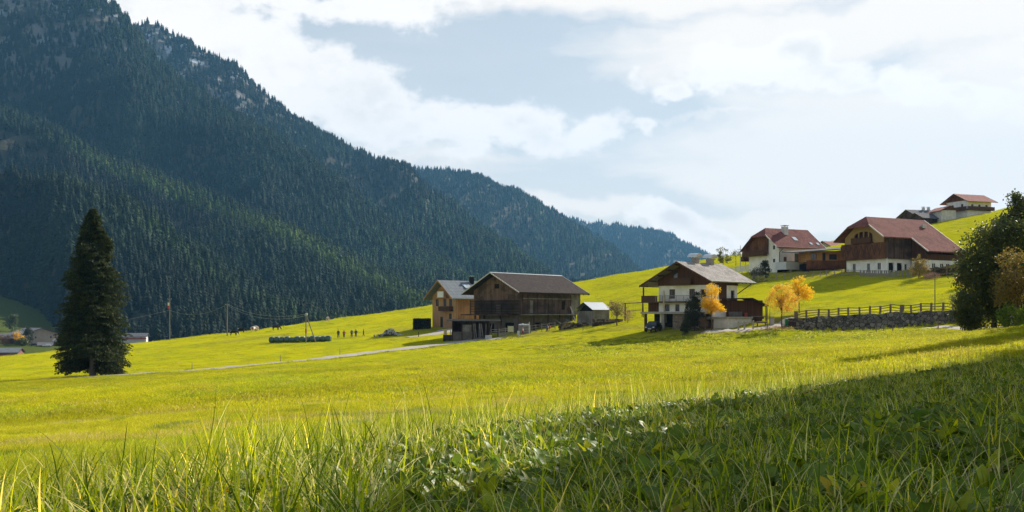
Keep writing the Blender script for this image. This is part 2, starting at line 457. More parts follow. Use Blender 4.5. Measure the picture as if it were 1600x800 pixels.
LANE = smooth_line([pxy(636,206), pxy(665,209), pxy(692,215), pxy(705,221)])
DRIVE = smooth_line([pxy(1100,151), pxy(1150,148.5), pxy(1185,149), pxy(1215,150.5), pxy(1228,153)])
LOWER = smooth_line([pxy(1445,131), pxy(1475,128), pxy(1510,121), pxy(1560,116), pxy(1640,112)])

def field_mat():
    m, k = newmat('meadow_turf'); o = objc(k)
    a = k.n('ShaderNodeAttribute', attribute_name='zone'); sp = k.n('ShaderNodeSeparateColor'); k.l(a.outputs['Color'], sp.inputs[0])
    big = k.noise(o, .045, 5, .6).outputs[0]; mid = k.noise(o, .55, 6, .7).outputs[0]; fine = k.noise(o, 6.0, 5, .7).outputs[0]
    c = k.mix(k.mapr(big, .35, .65), FIELD_A, FIELD_B)
    c = k.mix(k.m('MULTIPLY', k.mapr(mid, .48, .72), .55), c, FIELD_C)
    c = k.mix(k.m('MULTIPLY', k.mapr(fine, .55, .75), .45), c, (.18, .18, .008))
    c = k.mix(k.m('MULTIPLY', sp.outputs[1], k.mapr(mid, .40, .62)), c, (.11, .135, .018))        # weeds, rough sward
    c = k.mix(k.m('MULTIPLY', sp.outputs[2], k.mapr(fine, .25, .60)), c, (.17, .125, .075))      # trodden soil
    huge = k.noise(o, .09, 4, .6).outputs[0]; tan = k.noise(o, 1.3, 6, .75).outputs[0]
    c = k.mix(k.m('MULTIPLY', k.mapr(huge, .50, .64), .6), c, (.27, .30, .014))
    c = k.mix(k.m('MULTIPLY', k.mapr(tan, .56, .74), .55), c, (.46, .39, .13))
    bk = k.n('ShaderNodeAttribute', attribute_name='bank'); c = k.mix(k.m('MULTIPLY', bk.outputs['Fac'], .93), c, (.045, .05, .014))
    c = k.mix(sp.outputs[0], c, k.mix(k.mapr(mid, .3, .7), (.06, .08, .016), (.10, .12, .028)))  # valley pasture
    h = k.m('ADD', k.m('MULTIPLY', mid, .6), k.m('MULTIPLY', fine, .25))
    finish(k, c, .95, h, 1.0, .5, .0); return m
FIELD_A = (.40, .39, .008); FIELD_B = (.48, .44, .010); FIELD_C = (.26, .285, .008)

def build_ground():
    az = np.concatenate([np.linspace(-180, -36, 72, endpoint=False), np.linspace(-36, 36, 560, endpoint=False), np.linspace(36, 180, 73)[:-1]])
    r = np.concatenate([[0.0, .6, 1.2, 1.8], np.geomspace(2.4, 110, 150, endpoint=False), np.linspace(110, 240, 230, endpoint=False), np.geomspace(240, 700, 110, endpoint=False), np.geomspace(700, 14000, 36)])
    A, R = np.meshgrid(np.radians(az), r, indexing='ij')
    X = R*np.sin(A); Y = R*np.cos(A); Z = terrain(X, Y)
    na, nr = A.shape
    idx = np.arange(na*nr).reshape(na, nr); nx = np.roll(idx, -1, axis=0)
    Fc = np.stack([idx[:, :-1], idx[:, 1:], nx[:, 1:], nx[:, :-1]], -1).reshape(-1, 4)
    # collapse the pole
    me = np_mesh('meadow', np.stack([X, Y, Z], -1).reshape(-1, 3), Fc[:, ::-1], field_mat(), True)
    x = X.ravel(); y = Y.ravel(); d = np.hypot(x, y)
    # crest line: behind it the dull valley pasture starts
    far = sstep((y-np.interp(x/np.maximum(y, 1)*F+800, [0, 265, 500, 800, 1140, 1600], [262, 285, 305, 335, 345, 420]))/25)*(y > 0)
    band = sstep((d-118)/15)*(1-sstep((d-150)/8))*sstep((x+8)/20)*(1-sstep((x-62)/12))
    band2 = sstep((d-135)/15)*(1-sstep((d-185)/20))*(1-sstep((x-10)/20))*sstep((x+25)/15)
    trk = pt_poly_d(x, y, TRACK)
    ditch = np.exp(-((trk-3.4)/1.1)**2)*(y < np.interp(x, [p[0] for p in TRACK], [p[1] for p in TRACK]))
    rough = np.clip(band*.9+band2*.55+ditch*1.0+.35*(fbm(x/14, y/9, 3, 3) > .25)*(d > 160), 0, 1)
    soil = np.clip(ditch*.9+np.exp(-(pt_poly_d(x, y, LANE)/3.5)**2)*.7+np.exp(-(pt_poly_d(x, y, DRIVE)/3.5)**2)*.8, 0, 1)
    for (px, dd, rr, w) in [(1555,113,11,.95),(1222,147,2.6,.6),(1240,160,8,.35),(980,172,4,.5),(1070,155.5,6,.6),(835,189,7,.5),(146,135,4.5,.9),(610,232,5,.4),(380,231,9,.45),(470,214,7,.3),(640,224,5,.5),(1505,198,7,.5),(1280,212,9,.6),(1430,199,9,.4)]:
        cx, cy = pxy(px, dd); soil = np.clip(soil+w*np.exp(-((x-cx)**2+(y-cy)**2)/rr**2), 0, 1)
    ca = me.color_attributes.new('zone', 'FLOAT_COLOR', 'POINT')
    ca.data.foreach_set('color', np.stack([far, rough, soil, np.ones_like(far)], -1).astype(np.float32).ravel())
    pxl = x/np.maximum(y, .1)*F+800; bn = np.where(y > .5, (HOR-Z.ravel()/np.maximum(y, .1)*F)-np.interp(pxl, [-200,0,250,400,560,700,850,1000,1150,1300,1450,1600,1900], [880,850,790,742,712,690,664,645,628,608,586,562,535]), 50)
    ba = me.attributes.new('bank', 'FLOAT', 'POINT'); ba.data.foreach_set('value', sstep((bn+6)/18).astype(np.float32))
    tag(link('meadow', me), kind='structure')

def strip(name, line, w, mat, lift=.045, n_across=5, wfn=None):
    L = np.array(line, float); T = np.gradient(L, axis=0); T /= np.linalg.norm(T, axis=1)[:, None]; N = np.stack([-T[:, 1], T[:, 0]], -1)
    ww = np.full(len(L), w) if wfn is None else np.array([wfn(i/(len(L)-1)) for i in range(len(L))])
    jit = 1+.10*vnoise(np.arange(len(L))*.45, np.zeros(len(L)), 3)
    V = []
    for j in range(n_across):
        q = (j/(n_across-1)-.5)*ww*jit; P = L+N*q[:, None]
        z = terrain(P[:, 0], P[:, 1]) + (lift if 0 < j < n_across-1 else -.02)
        V.append(np.column_stack([P, z]))
    V = np.array(V); n = len(L); idx = np.arange(n_across*n).reshape(n_across, n)
    Fc = np.stack([idx[:-1, :-1], idx[:-1, 1:], idx[1:, 1:], idx[1:, :-1]], -1).reshape(-1, 4)
    me = np_mesh(name, V.reshape(-1, 3), Fc, mat, True); return tag(link(name, me), kind='structure')
def gravel_mat(name, c1, c2):
    m, k = newmat(name); o = objc(k); n = k.noise(o, .8, 6, .7).outputs[0]; f = k.noise(o, 14, 3).outputs[0]
    c = k.mix(k.mapr(n, .35, .65), c1, c2); c = k.mix(k.mapr(f, .5, .7, 0, .5), c, (c1[0]*.5, c1[1]*.5, c1[2]*.5))
    finish(k, c, .9, f, .5, .03, .2); return m
def resample(line, step):
    L = np.array(line); s = np.concatenate([[0], np.cumsum(np.hypot(*np.diff(L, axis=0).T))]); q = np.arange(0, s[-1], step)
    return list(zip(np.interp(q, s, L[:, 0]), np.interp(q, s, L[:, 1])))
build_ground()
GRAVEL = gravel_mat('track_gravel', (.42, .38, .34), (.34, .30, .25))
strip('gravel_track', resample(TRACK, .7), 4.4, GRAVEL, .07, 7, lambda t: 3.2+1.6*t)
strip('farm_lane', resample(LANE, .7), 5.0, GRAVEL, .08, 7, lambda t: 2.2+4.5*t)
strip('house_drive', resample(DRIVE, .7), 3.6, GRAVEL, .10, 6)
strip('lower_path', resample(LOWER, .7), 2.2, GRAVEL, .08, 5, lambda t: 2.0)

# ---------------------------------------------------------------- instancing for vegetation masses
def instancer(name, P, rot, scl, tint, vi, variants, label, cat):
    vc = bpy.data.collections.new(name+'_kinds')
    for i, me in enumerate(variants):
        o = bpy.data.objects.new('%s_kind_%02d' % (name, i), me); vc.objects.link(o)
    me = bpy.data.meshes.new(name); n = len(P); me.vertices.add(n); me.vertices.foreach_set('co', np.asarray(P, np.float32).ravel())
    for an, ty, arr, key in (('rot', 'FLOAT_VECTOR', rot, 'vector'), ('scl', 'FLOAT_VECTOR', scl, 'vector')):
        a = me.attributes.new(an, ty, 'POINT'); a.data.foreach_set(key, np.asarray(arr, np.float32).ravel())
    a = me.attributes.new('vi', 'INT', 'POINT'); a.data.foreach_set('value', np.asarray(vi, np.int32))
    a = me.attributes.new('tint', 'FLOAT_COLOR', 'POINT'); a.data.foreach_set('color', np.column_stack([tint, np.ones(n)]).astype(np.float32).ravel())
    o = link(name, me); tag(o, label, cat, kind='stuff')
    nt = bpy.data.node_groups.new(name+'_nodes', 'GeometryNodeTree')
    nt.interface.new_socket('Geometry', in_out='INPUT', socket_type='NodeSocketGeometry'); nt.interface.new_socket('Geometry', in_out='OUTPUT', socket_type='NodeSocketGeometry')
    gi = nt.nodes.new('NodeGroupInput'); go = nt.nodes.new('NodeGroupOutput')
    ip = nt.nodes.new('GeometryNodeInstanceOnPoints'); ci = nt.nodes.new('GeometryNodeCollectionInfo')
    ci.inputs['Collection'].default_value = vc; ci.inputs['Separate Children'].default_value = True; ci.inputs['Reset Children'].default_value = True
    def na(nm, ty):
        q = nt.nodes.new('GeometryNodeInputNamedAttribute'); q.data_type = ty; q.inputs[0].default_value = nm; return q.outputs[0]
    mtp = nt.nodes.new('GeometryNodeMeshToPoints')
    nt.links.new(gi.outputs[0], mtp.inputs[0]); nt.links.new(mtp.outputs[0], ip.inputs['Points'])
    nt.links.new(ci.outputs[0], ip.inputs['Instance']); ip.inputs['Pick Instance'].default_value = True
    nt.links.new(na('vi', 'INT'), ip.inputs['Instance Index'])
    er = nt.nodes.new('FunctionNodeEulerToRotation'); nt.links.new(na('rot', 'FLOAT_VECTOR'), er.inputs[0]); nt.links.new(er.outputs[0], ip.inputs['Rotation'])
    nt.links.new(na('scl', 'FLOAT_VECTOR'), ip.inputs['Scale']); nt.links.new(ip.outputs[0], go.inputs[0])
    mo = o.modifiers.new('scatter', 'NODES'); mo.node_group = nt
    return o

# ---------------------------------------------------------------- forest tree kinds (1 unit tall)
def conifer_kind(seed, tiers=8, spokes=11, rad=.16, droop=.10, base=.06, mat=None, gap=0.0):
    r = np.random.RandomState(seed); V = []; Fc = []
    for t in range(tiers):
        q = t/(tiers-1); z = base+(1-base)*q**.92; zt = min(1.0, z+.20*(1-q*.6))
        R = rad*(1-q)**.85*(1+r.uniform(-.14, .14))+.012
        b = len(V); V.append((r.uniform(-.01, .01), r.uniform(-.01, .01), zt)); n = spokes*2; off = r.uniform(0, 6)
        for k in range(n):
            a = off+2*pi*k/n; rr = R*(1.0+r.uniform(-.25, .25) if k % 2 == 0 else r.uniform(.42, .62))
            V.append((rr*cos(a), rr*sin(a), z-(droop*R/rad*(1 if k % 2 == 0 else .3))*(1+r.uniform(-.4, .4))))
        for k in range(n):
            if r.rand() < gap: continue
            Fc.append((b, b+1+k, b+1+(k+1) % n))
    b = len(V)
    for zz, rr in ((-.12, .016), (.5, .008)):
        for k in range(4): V.append((rr*cos(k*pi/2), rr*sin(k*pi/2), zz))
    for k in range(4):
        k2 = (k+1) % 4; Fc.append((b+k, b+k2, b+4+k2)); Fc.append((b+k, b+4+k2, b+4+k))
    return np_mesh('conifer_kind', V, Fc, mat)
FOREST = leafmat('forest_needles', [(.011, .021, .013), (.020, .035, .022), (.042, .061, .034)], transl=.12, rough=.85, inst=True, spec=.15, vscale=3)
KINDS = [conifer_kind(i, 8, 9, .205+.03*(i % 3), .09, .04, FOREST, .04) for i in range(5)] + [conifer_kind(20+i, 10, 9, .25, .03, .08, FOREST, .28) for i in range(3)]

# ---------------------------------------------------------------- mountains
def mountain_mat():
    m, k = newmat('mountain_ground'); o = objc(k); sp = k.n('ShaderNodeSeparateXYZ'); k.l(o, sp.inputs[0])
    n = k.noise(o, .02, 7, .65).outputs[0]; n2 = k.noise(o, .006, 6, .6).outputs[0]
    st = k.vm('MULTIPLY', o, (.030, .030, .007)).outputs[0]; s3 = k.noise(st, 1.0, 6, .6).outputs[0]
    c = k.mix(k.mapr(n, .3, .7), (.035, .037, .022), (.075, .068, .045))
    rock = k.m('MULTIPLY', k.mapr(sp.outputs[2], 330, 560), k.mapr(n, .40, .6))
    c = k.mix(rock, c, (.17, .165, .16))
    snow = k.m('MULTIPLY', k.mapr(k.m('ADD', sp.outputs[2], k.m('MULTIPLY', k.m('SUBTRACT', n2, .5), 500)), 470, 700), k.mapr(s3, .53, .62))
    c = k.mix(k.m('MULTIPLY', snow, .9), c, (.42, .47, .55))
    finish(k, c, .9, n, 1.0, 6, .1); return m
MTN = mountain_mat()
prev = [(-400, 560), (0, 559), (265, 530), (500, 501), (740, 466), (890, 443), (1080, 410), (1300, 385), (1700, 330)]
prev_row = lambda px: np.interp(px, [a for a, b in prev], [b for a, b in prev])
hid_rows = [prev_row]
def hidden_row(px):
    r = np.full(np.shape(px), 1e9)
    for f in hid_rows: r = np.minimum(r, f(px))
    return r
FP = {'P': [], 'S': [], 'T': [], 'V': [], 'R': []}
def mountain(crest, dc, df, zf, amp, wl, seed, spacing, th, pw=1.0, tint=None, thin=None, holes=(), power=1.0):
    cx = [a for a, b in crest]; cy = [b for a, b in crest]
    rowf = lambda px: np.interp(px, cx, cy)
    Df = lambda px: np.interp(px, [a for a, b in df], [b for a, b in df]); Dc = lambda px: np.interp(px, [a for a, b in dc], [b for a, b in dc])
    def surf(px, t):
        tt = np.minimum(t, 1.0); d = Df(px)+(Dc(px)-Df(px))*t
        dcv = Dc(px); zc = (HOR-rowf(px)+2.2*vnoise(px/9, 0*px, seed)+1.2*vnoise(px/3.7, 0*px, seed+3))/F*dcv
        z = zf+(zc-zf)*tt**power
        s = (px-800)/F*d
        u = s-0.35*d
        g = 1-np.abs(vnoise(u/wl+.3*vnoise(d/wl, u/wl, seed+5), d/(wl*4.5), seed))*2
        g2 = 1-np.abs(vnoise(u/(wl*.38), d/(wl*1.7), seed+1))*2
        z = z+1.7*amp*np.clip((zc-zf)/420, .12, 1)*(g*.8+.35*g2)*np.sin(pi*np.clip(tt, 0, 1))**.8
        z = z-np.maximum(t-1, 0)*(zc-zf)*1.2
        return np.stack([s, d, z], -1)
    nu, ntt = 260, 70
    U = np.linspace(cx[0], cx[-1], nu); T = np.concatenate([np.linspace(0, 1, ntt), [1.15, 1.4]])
    UU, TT = np.meshgrid(U, T, indexing='ij'); V = surf(UU, TT)
    n2 = len(T); idx = np.arange(nu*n2).reshape(nu, n2)
    Fc = np.stack([idx[:-1, :-1], idx[1:, :-1], idx[1:, 1:], idx[:-1, 1:]], -1).reshape(-1, 4)
    tag(link('mountain', np_mesh('mountain', V.reshape(-1, 3), Fc, MTN, True)), kind='structure')
    # trees
    r = np.random.RandomState(seed)
    w = (cx[-1]-cx[0])/F*np.mean([b for a, b in dc]); dep = sqrt(np.mean([b for a, b in dc])-np.mean([b for a, b in df]))**2
    hgt = (HOR-min(cy))/F*np.mean([b for a, b in dc]); area = w*sqrt(dep**2+hgt**2)
    N = int(area/spacing**2)
    px = r.uniform(max(cx[0], -70), min(cx[-1], 1500), N); t = r.uniform(0.0, 1.03, N)
    keep = r.uniform(0, 1, N) < (Df(px)+(Dc(px)-Df(px))*t)/Dc(px).max()
    px, t = px[keep], t[keep]; Q = surf(px, t); 
    row = HOR-(Q[:, 2]+th)/Q[:, 1]*F
    ok = (row < hidden_row(px)+14) & (row < 600) & (row > -60)
    px, t, Q, row = px[ok], t[ok], Q[ok], row[ok]
    dens = .5+.5*vnoise(Q[:, 0]/60, Q[:, 1]/90, seed+9)
    if thin is not None:
        ok = r.uniform(0, 1, len(px)) < thin(px, row, Q); px, t, Q, row, dens = px[ok], t[ok], Q[ok], row[ok], dens[ok]
    for (hx, hy, hrx, hry, pr) in holes:
        ok = ~((((px-hx)/hrx)**2+((row-hy)/hry)**2 < 1+.5*vnoise(px/6, row/4, 77)) & (r.uniform(0, 1, len(px)) < pr))
        px, t, Q, row, dens = px[ok], t[ok], Q[ok], row[ok], dens[ok]
    n = len(px); patch = vnoise(Q[:, 0]/110, Q[:, 1]/160, seed+2)
    h = th*(1+.18*patch)*r.uniform(.62, 1.22, n); wd = h*r.uniform(.85, 1.25, n)
    T0 = np.ones((n, 3))*(.92+.16*r.rand(n, 1)+.34*patch[:, None])
    larch = r.rand(n) < np.clip(.10+.35*(patch > .25), 0, 1)
    T0[larch] *= np.array([1.3, 1.28, .95])
    vi = np.where(larch, r.randint(5, 8, n), r.randint(0, 5, n))
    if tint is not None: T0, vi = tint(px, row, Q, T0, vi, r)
    FP['P'].append(Q-np.array([0, 0, .4])); FP['S'].append(np.stack([wd, wd, h], -1)); FP['T'].append(T0); FP['V'].append(vi)
    FP['R'].append(np.stack([r.normal(0, .03, n), r.normal(0, .03, n), r.uniform(0, 6.28, n)], -1))
    print('layer', seed, 'trees', n)
    hid_rows.append(rowf)
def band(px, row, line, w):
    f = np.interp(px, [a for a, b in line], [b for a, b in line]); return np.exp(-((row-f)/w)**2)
A2C = [(-200,235),(0,268),(100,292),(180,318),(250,354),(275,376),(290,388),(322,407),(350,426),(400,452),(460,476),(520,497),(620,525)]
AC = [(-200,70),(-60,160),(0,176),(72,200),(110,215),(150,244),(175,256),(219,270),(269,294),(312,309),(360,325),(406,341),(470,372),(520,400),(580,430),(640,458),(690,482),(800,520)]
B1C = [(-250,-260),(0,-110),(100,-45),(150,-22),(170,2),(192,25),(208,42),(235,85),(280,130),(340,165),(400,200),(480,250),(560,312),(640,372),(700,415),(760,452),(860,490)]
B2C = [(60,40),(150,30),(205,43),(222,38),(240,37),(262,48),(300,70),(335,87),(370,101),(400,133),(425,156),(450,176),(500,211),(560,238),(600,252),(640,266),(665,290),(700,313),(740,346),(800,392),(840,420),(880,450),(950,490)]
CC = [(560,330),(610,280),(640,266),(690,266),(720,270),(750,277),(775,292),(800,299),(830,310),(850,322),(900,351),(950,384),(990,413),(1010,430),(1060,470)]
DC = [(800,345),(850,335),(870,337),(910,346),(935,349),(960,352),(1000,357),(1030,362),(1060,374),(1085,389),(1110,402),(1150,425),(1220,470)]
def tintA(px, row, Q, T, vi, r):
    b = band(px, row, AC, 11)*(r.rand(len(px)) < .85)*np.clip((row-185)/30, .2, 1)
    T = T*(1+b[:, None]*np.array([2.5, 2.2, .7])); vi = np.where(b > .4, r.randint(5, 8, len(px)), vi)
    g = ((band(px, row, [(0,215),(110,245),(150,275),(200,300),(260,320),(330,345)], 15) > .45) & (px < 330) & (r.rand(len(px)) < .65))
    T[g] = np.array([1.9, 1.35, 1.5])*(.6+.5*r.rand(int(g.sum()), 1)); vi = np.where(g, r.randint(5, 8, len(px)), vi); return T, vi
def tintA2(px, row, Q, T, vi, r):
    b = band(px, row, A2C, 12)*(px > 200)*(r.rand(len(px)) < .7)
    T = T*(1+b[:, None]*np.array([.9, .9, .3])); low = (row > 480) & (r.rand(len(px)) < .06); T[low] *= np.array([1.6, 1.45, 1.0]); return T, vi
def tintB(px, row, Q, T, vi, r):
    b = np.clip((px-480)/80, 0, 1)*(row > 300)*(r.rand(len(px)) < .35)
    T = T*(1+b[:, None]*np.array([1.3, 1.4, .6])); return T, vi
def thinB(px, row, Q):
    n = fbm(Q[:, 0]/70, (Q[:, 2])/160, 3, 31)
    hi = np.clip((Q[:, 2]-400)/220, 0, 1); return 1-hi*np.where(n > .30, .75, .10)
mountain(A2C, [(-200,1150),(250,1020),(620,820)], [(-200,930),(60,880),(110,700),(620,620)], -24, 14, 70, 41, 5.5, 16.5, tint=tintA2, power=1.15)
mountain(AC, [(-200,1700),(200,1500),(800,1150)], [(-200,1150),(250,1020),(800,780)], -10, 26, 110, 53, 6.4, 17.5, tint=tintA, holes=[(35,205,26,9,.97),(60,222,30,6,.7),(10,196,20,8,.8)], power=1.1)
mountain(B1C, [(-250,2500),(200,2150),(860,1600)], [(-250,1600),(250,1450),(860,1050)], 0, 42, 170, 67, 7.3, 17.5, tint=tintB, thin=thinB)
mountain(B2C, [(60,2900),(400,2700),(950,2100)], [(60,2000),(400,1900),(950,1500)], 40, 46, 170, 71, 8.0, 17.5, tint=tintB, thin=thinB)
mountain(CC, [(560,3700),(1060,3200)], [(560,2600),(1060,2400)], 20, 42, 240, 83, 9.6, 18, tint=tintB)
mountain(DC, [(800,5200),(1220,5000)], [(800,3900),(1220,3700)], 20, 40, 420, 97, 11.5, 19)
cat_ = lambda k: np.concatenate(FP[k])
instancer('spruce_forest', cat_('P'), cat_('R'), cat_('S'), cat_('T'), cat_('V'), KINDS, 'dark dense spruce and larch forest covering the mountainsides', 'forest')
# ---------------------------------------------------------------- grass
def blades_mesh(seed, n, h0, h1, w, spread, lean, segs=4, mat=None, droop=.5, flat=False):
    r = np.random.RandomState(seed); V = np.zeros((n, (segs+1)*2, 3)); 
    rad = spread*np.sqrt(r.rand(n)); th = r.uniform(0, 6.283, n); bx, by = rad*np.cos(th), rad*np.sin(th)
    az = r.uniform(0, 6.283, n); h = r.uniform(h0, h1, n); ln = np.abs(r.normal(lean, lean*.6, n)); dr = droop*r.uniform(.2, 1.4, n); tw = r.uniform(-.9, .9, n)
    for i in range(segs+1):
        t = i/segs; ang = ln+dr*t*t*1.5
        if i == 0: cx = np.zeros(n); cz = np.zeros(n)
        else: cx = cx+np.sin(ang)*h/segs; cz = cz+np.cos(np.minimum(ang, 2.2))*h/segs
        ww = w*(1-t**1.6)*(.6+.4*(t < .05)+.4*min(1, t*4)*(t >= .05))*.5*r.uniform(.98, 1.02, n)+w*.02
        sx, sy = -np.sin(az+tw*t*.8), np.cos(az+tw*t*.8)
        X = bx+np.cos(az)*cx; Y = by+np.sin(az)*cx
        V[:, 2*i] = np.stack([X-sx*ww, Y-sy*ww, cz-.02], -1); V[:, 2*i+1] = np.stack([X+sx*ww, Y+sy*ww, cz-.02], -1)
    base = np.arange(n)[:, None]*(segs+1)*2
    q = np.array([[2*i, 2*i+1, 2*i+3, 2*i+2] for i in range(segs)])
    Fc = (base[:, :, None]+q[None]).reshape(-1, 4)
    return np_mesh('grass_kind', V.reshape(-1, 3), Fc, mat, True)
def dock_mesh(seed, mat, n=6, L=.2, Wd=.045, up=.5):
    r = np.random.RandomState(seed); V = []; Fc = []
    for j in range(n):
        az = r.uniform(0, 6.283); l = L*r.uniform(.6, 1.15); wd = Wd*r.uniform(.7, 1.2); segs = 9; lean = r.uniform(.15, 1.0)*up; cx = cz = 0; b = len(V)
        bx, by = r.uniform(-.04, .04, 2)
        for i in range(segs+1):
            t = i/segs; a = lean+t*t*r.uniform(.5, 1.1); 
            if i: cx += sin(a)*l/segs; cz += cos(a)*l/segs
            ww = .004 if t < .12 else wd*sin(pi*min(1, (t-.12)/.88)**.8)**.7*(1+.10*sin(i*2.4+j))
            s = (-sin(az), cos(az)); nx = (-cos(a)*cos(az), -cos(a)*sin(az), sin(a))
            for side, up_ in ((-1, .22), (0, 0), (1, .22)):
                V.append((bx+cos(az)*cx+s[0]*ww*side+nx[0]*ww*up_, by+sin(az)*cx+s[1]*ww*side+nx[1]*ww*up_, cz+nx[2]*ww*up_+r.uniform(-.002, .002)))
        for i in range(segs):
            for c in range(2):
                Fc.append((b+3*i+c, b+3*i+c+1, b+3*i+3+c+1, b+3*i+3+c))
    return np_mesh('dock_kind', V, Fc, mat, True)
def grassmat(name, cols, transl, rough, spec):
    m, k = newmat(name); rnd = k.n('ShaderNodeNewGeometry').outputs['Random Per Island']
    col = k.ramp(rnd, [(i/(len(cols)-1), c) for i, c in enumerate(cols)])
    a = k.n('ShaderNodeAttribute', attribute_type='INSTANCER', attribute_name='tint'); col = k.mix(1.0, col, a.outputs['Color'], 'MULTIPLY')
    finish(k, col, rough, None, spec=spec, transl=transl); return m
G_LONG = grassmat('long_grass_blade', [(.04,.07,.005),(.10,.16,.006),(.20,.28,.007),(.32,.39,.008),(.46,.50,.010),(.60,.58,.012),(.66,.60,.30)], .52, .5, .12)
G_SHORT = grassmat('short_grass_blade', [(.32,.33,.006),(.44,.43,.008),(.53,.50,.008),(.60,.54,.012),(.76,.64,.12)], .5, .6, .06)
G_STRAW = grassmat('dry_stalk', [(.30,.24,.12),(.42,.36,.20),(.20,.19,.06)], .3, .6, .4)
G_DOCK = grassmat('broad_leaf', [(.06,.10,.008),(.13,.19,.010),(.23,.29,.012),(.34,.38,.014),(.42,.41,.016),(.24,.19,.03)], .45, .46, .22)
G_CLOVER = grassmat('low_leaf', [(.09,.16,.02),(.14,.21,.022),(.20,.26,.03)], .4, .46, .2)
LONGK = [blades_mesh(100+i, 17, .10, .36, .0105, .12, .42, 5, G_LONG, 1.1) for i in range(8)] + \
        [blades_mesh(140+i, 7, .28, .58, .0115, .08, .20, 7, G_LONG, .8) for i in range(5)] + \
        [blades_mesh(160+i, 4, .15, .60, .006, .06, .25, 6, G_STRAW, .6) for i in range(3)] + \
        [blades_mesh(180+i, 3, .45, .85, .009, .07, .12, 7, G_LONG, .5) for i in range(3)]
SHORTK = [blades_mesh(200+i, 60, .05, .12, .0048, .22, .40, 3, G_SHORT, .8) for i in range(6)]
FARK = [blades_mesh(230+i, 110, .07, .16, .016, .75, .40, 2, G_SHORT, .8) for i in range(5)]
DOCKK = [dock_mesh(300+i, G_DOCK, 7, .28, .032, .75) for i in range(5)]
CLOVK = [dock_mesh(330+i, G_CLOVER, 16, .10, .028, 1.4) for i in range(4)]

BANK_PX = [-200, 0, 250, 400, 560, 700, 850, 1000, 1150, 1300, 1450, 1600, 1900]
BANK_ROW = [880, 850, 790, 742, 712, 690, 664, 645, 628, 608, 586, 562, 535]
def scatter_polar(r, n, d0, d1, pxm=120, exp=1.0):
    """points in the viewed wedge, density falling with distance"""
    u = r.rand(n); d = d0*(d1/d0)**u if exp == 0 else (d0**exp+(d1**exp-d0**exp)*u)**(1/exp)
    px = r.uniform(-pxm, 1600+pxm, n); return px, d
def bankness(px, d, z):
    row = HOR-z/d*F; return row-np.interp(px, BANK_PX, BANK_ROW)
def scatter(name, r, px, d, kinds, k0, k1, smin, smax, tintf, label, cat, tilt=.12, filt=None, sink=0.0, sf=None):
    x = (px-800)/F*d; z = terrain(x, d); ok = np.ones(len(x), bool)
    if filt is not None: ok = filt(px, d, x, z)
    px, d, x, z = px[ok], d[ok], x[ok], z[ok]; n = len(x)
    s = r.uniform(smin, smax, n)
    if sf is not None: s = s*sf(px, d, x, z)
    T = tintf(px, d, x, z, r)
    print(name, n)
    return dict(P=np.stack([x, d, z-sink], -1), R=np.stack([r.normal(0, tilt, n), r.normal(0, tilt, n), r.uniform(0, 6.28, n)], -1), S=np.stack([s, s, s*r.uniform(.85, 1.15, n)], -1), T=T, V=r.randint(k0, k1, n))
def commit(name, parts, kinds, label, cat):
    c = lambda k: np.concatenate([p[k] for p in parts])
    instancer(name, c('P'), c('R'), c('S'), c('T'), c('V'), kinds, label, cat)
def offroad(x, d):
    ok = (pt_poly_d(x, d, TRACK) > 2.6) & (pt_poly_d(x, d, LANE) > 3) & (pt_poly_d(x, d, DRIVE) > 2.2) & (pt_poly_d(x, d, LOWER) > 1.4)
    return ok
rg = np.random.RandomState(11)
def t_long(px, d, x, z, r):
    p = vnoise(x/.9, d/.9, 4); b = (.85+.35*r.rand(len(x)))[:, None]*np.ones((1, 3)); b *= (1+.35*p)[:, None]
    y = (r.rand(len(x)) < .10+.10*(px < 500)); b[y] *= np.array([1.9, 1.55, .8]); return b
def t_short(px, d, x, z, r):
    p = vnoise(x/3, d/3, 14)*.5+vnoise(x/9, d/9, 15)*.5; b = (.88+.24*r.rand(len(x)))[:, None]*np.ones((1, 3)); b *= (1+.30*p)[:, None]
    g = r.rand(len(x)) < .12; b[g] *= np.array([.62, .74, .7])
    q = fbm(x/7+3, d/11, 3, 44); w = q > .22; b[w] *= np.array([.86, .95, 1.1]); w = (vnoise(x/1.7, d/2.6, 45) > .45); b[w] *= np.array([1.0, .93, 3.0]); w = (vnoise(x/.8, d/1.4, 46) > .66); b[w] *= np.array([.55, .66, .8]); return b
inbank = lambda m=0: (lambda px, d, x, z: (bankness(px, d, z)+14*vnoise(x*1.3, d*1.3, 8)+m > 0) & (vnoise(x*2.1, d*2.1, 18)+.8*vnoise(x*.8, d*.8, 19) > -.55))
outbank = lambda px, d, x, z: (bankness(px, d, z)-6 < 0) & offroad(x, d)
lg = []
px, d = scatter_polar(rg, 50000, 2.6, 46, pxm=320, exp=1.0); lg.append(scatter('long', rg, px, d, LONGK, 0, 8, .65, 1.15, t_long, '', '', filt=inbank(0), sf=lambda px, d, x, z: (1+.02*d)*(1+.35*vnoise(x*1.1, d*1.1, 27))*np.interp(px, [0, 450, 800], [.75, .95, .70])))
px, d = scatter_polar(rg, 5200, 3.0, 44, exp=.8); lg.append(scatter('tall', rg, px, d, LONGK, 8, 13, .55, 1.05, t_long, '', '', filt=inbank(14)))
px, d = scatter_polar(rg, 1500, 3.0, 40, exp=.8); lg.append(scatter('straw', rg, px, d, LONGK, 13, 16, .5, 1.0, t_long, '', '', filt=inbank(14)))
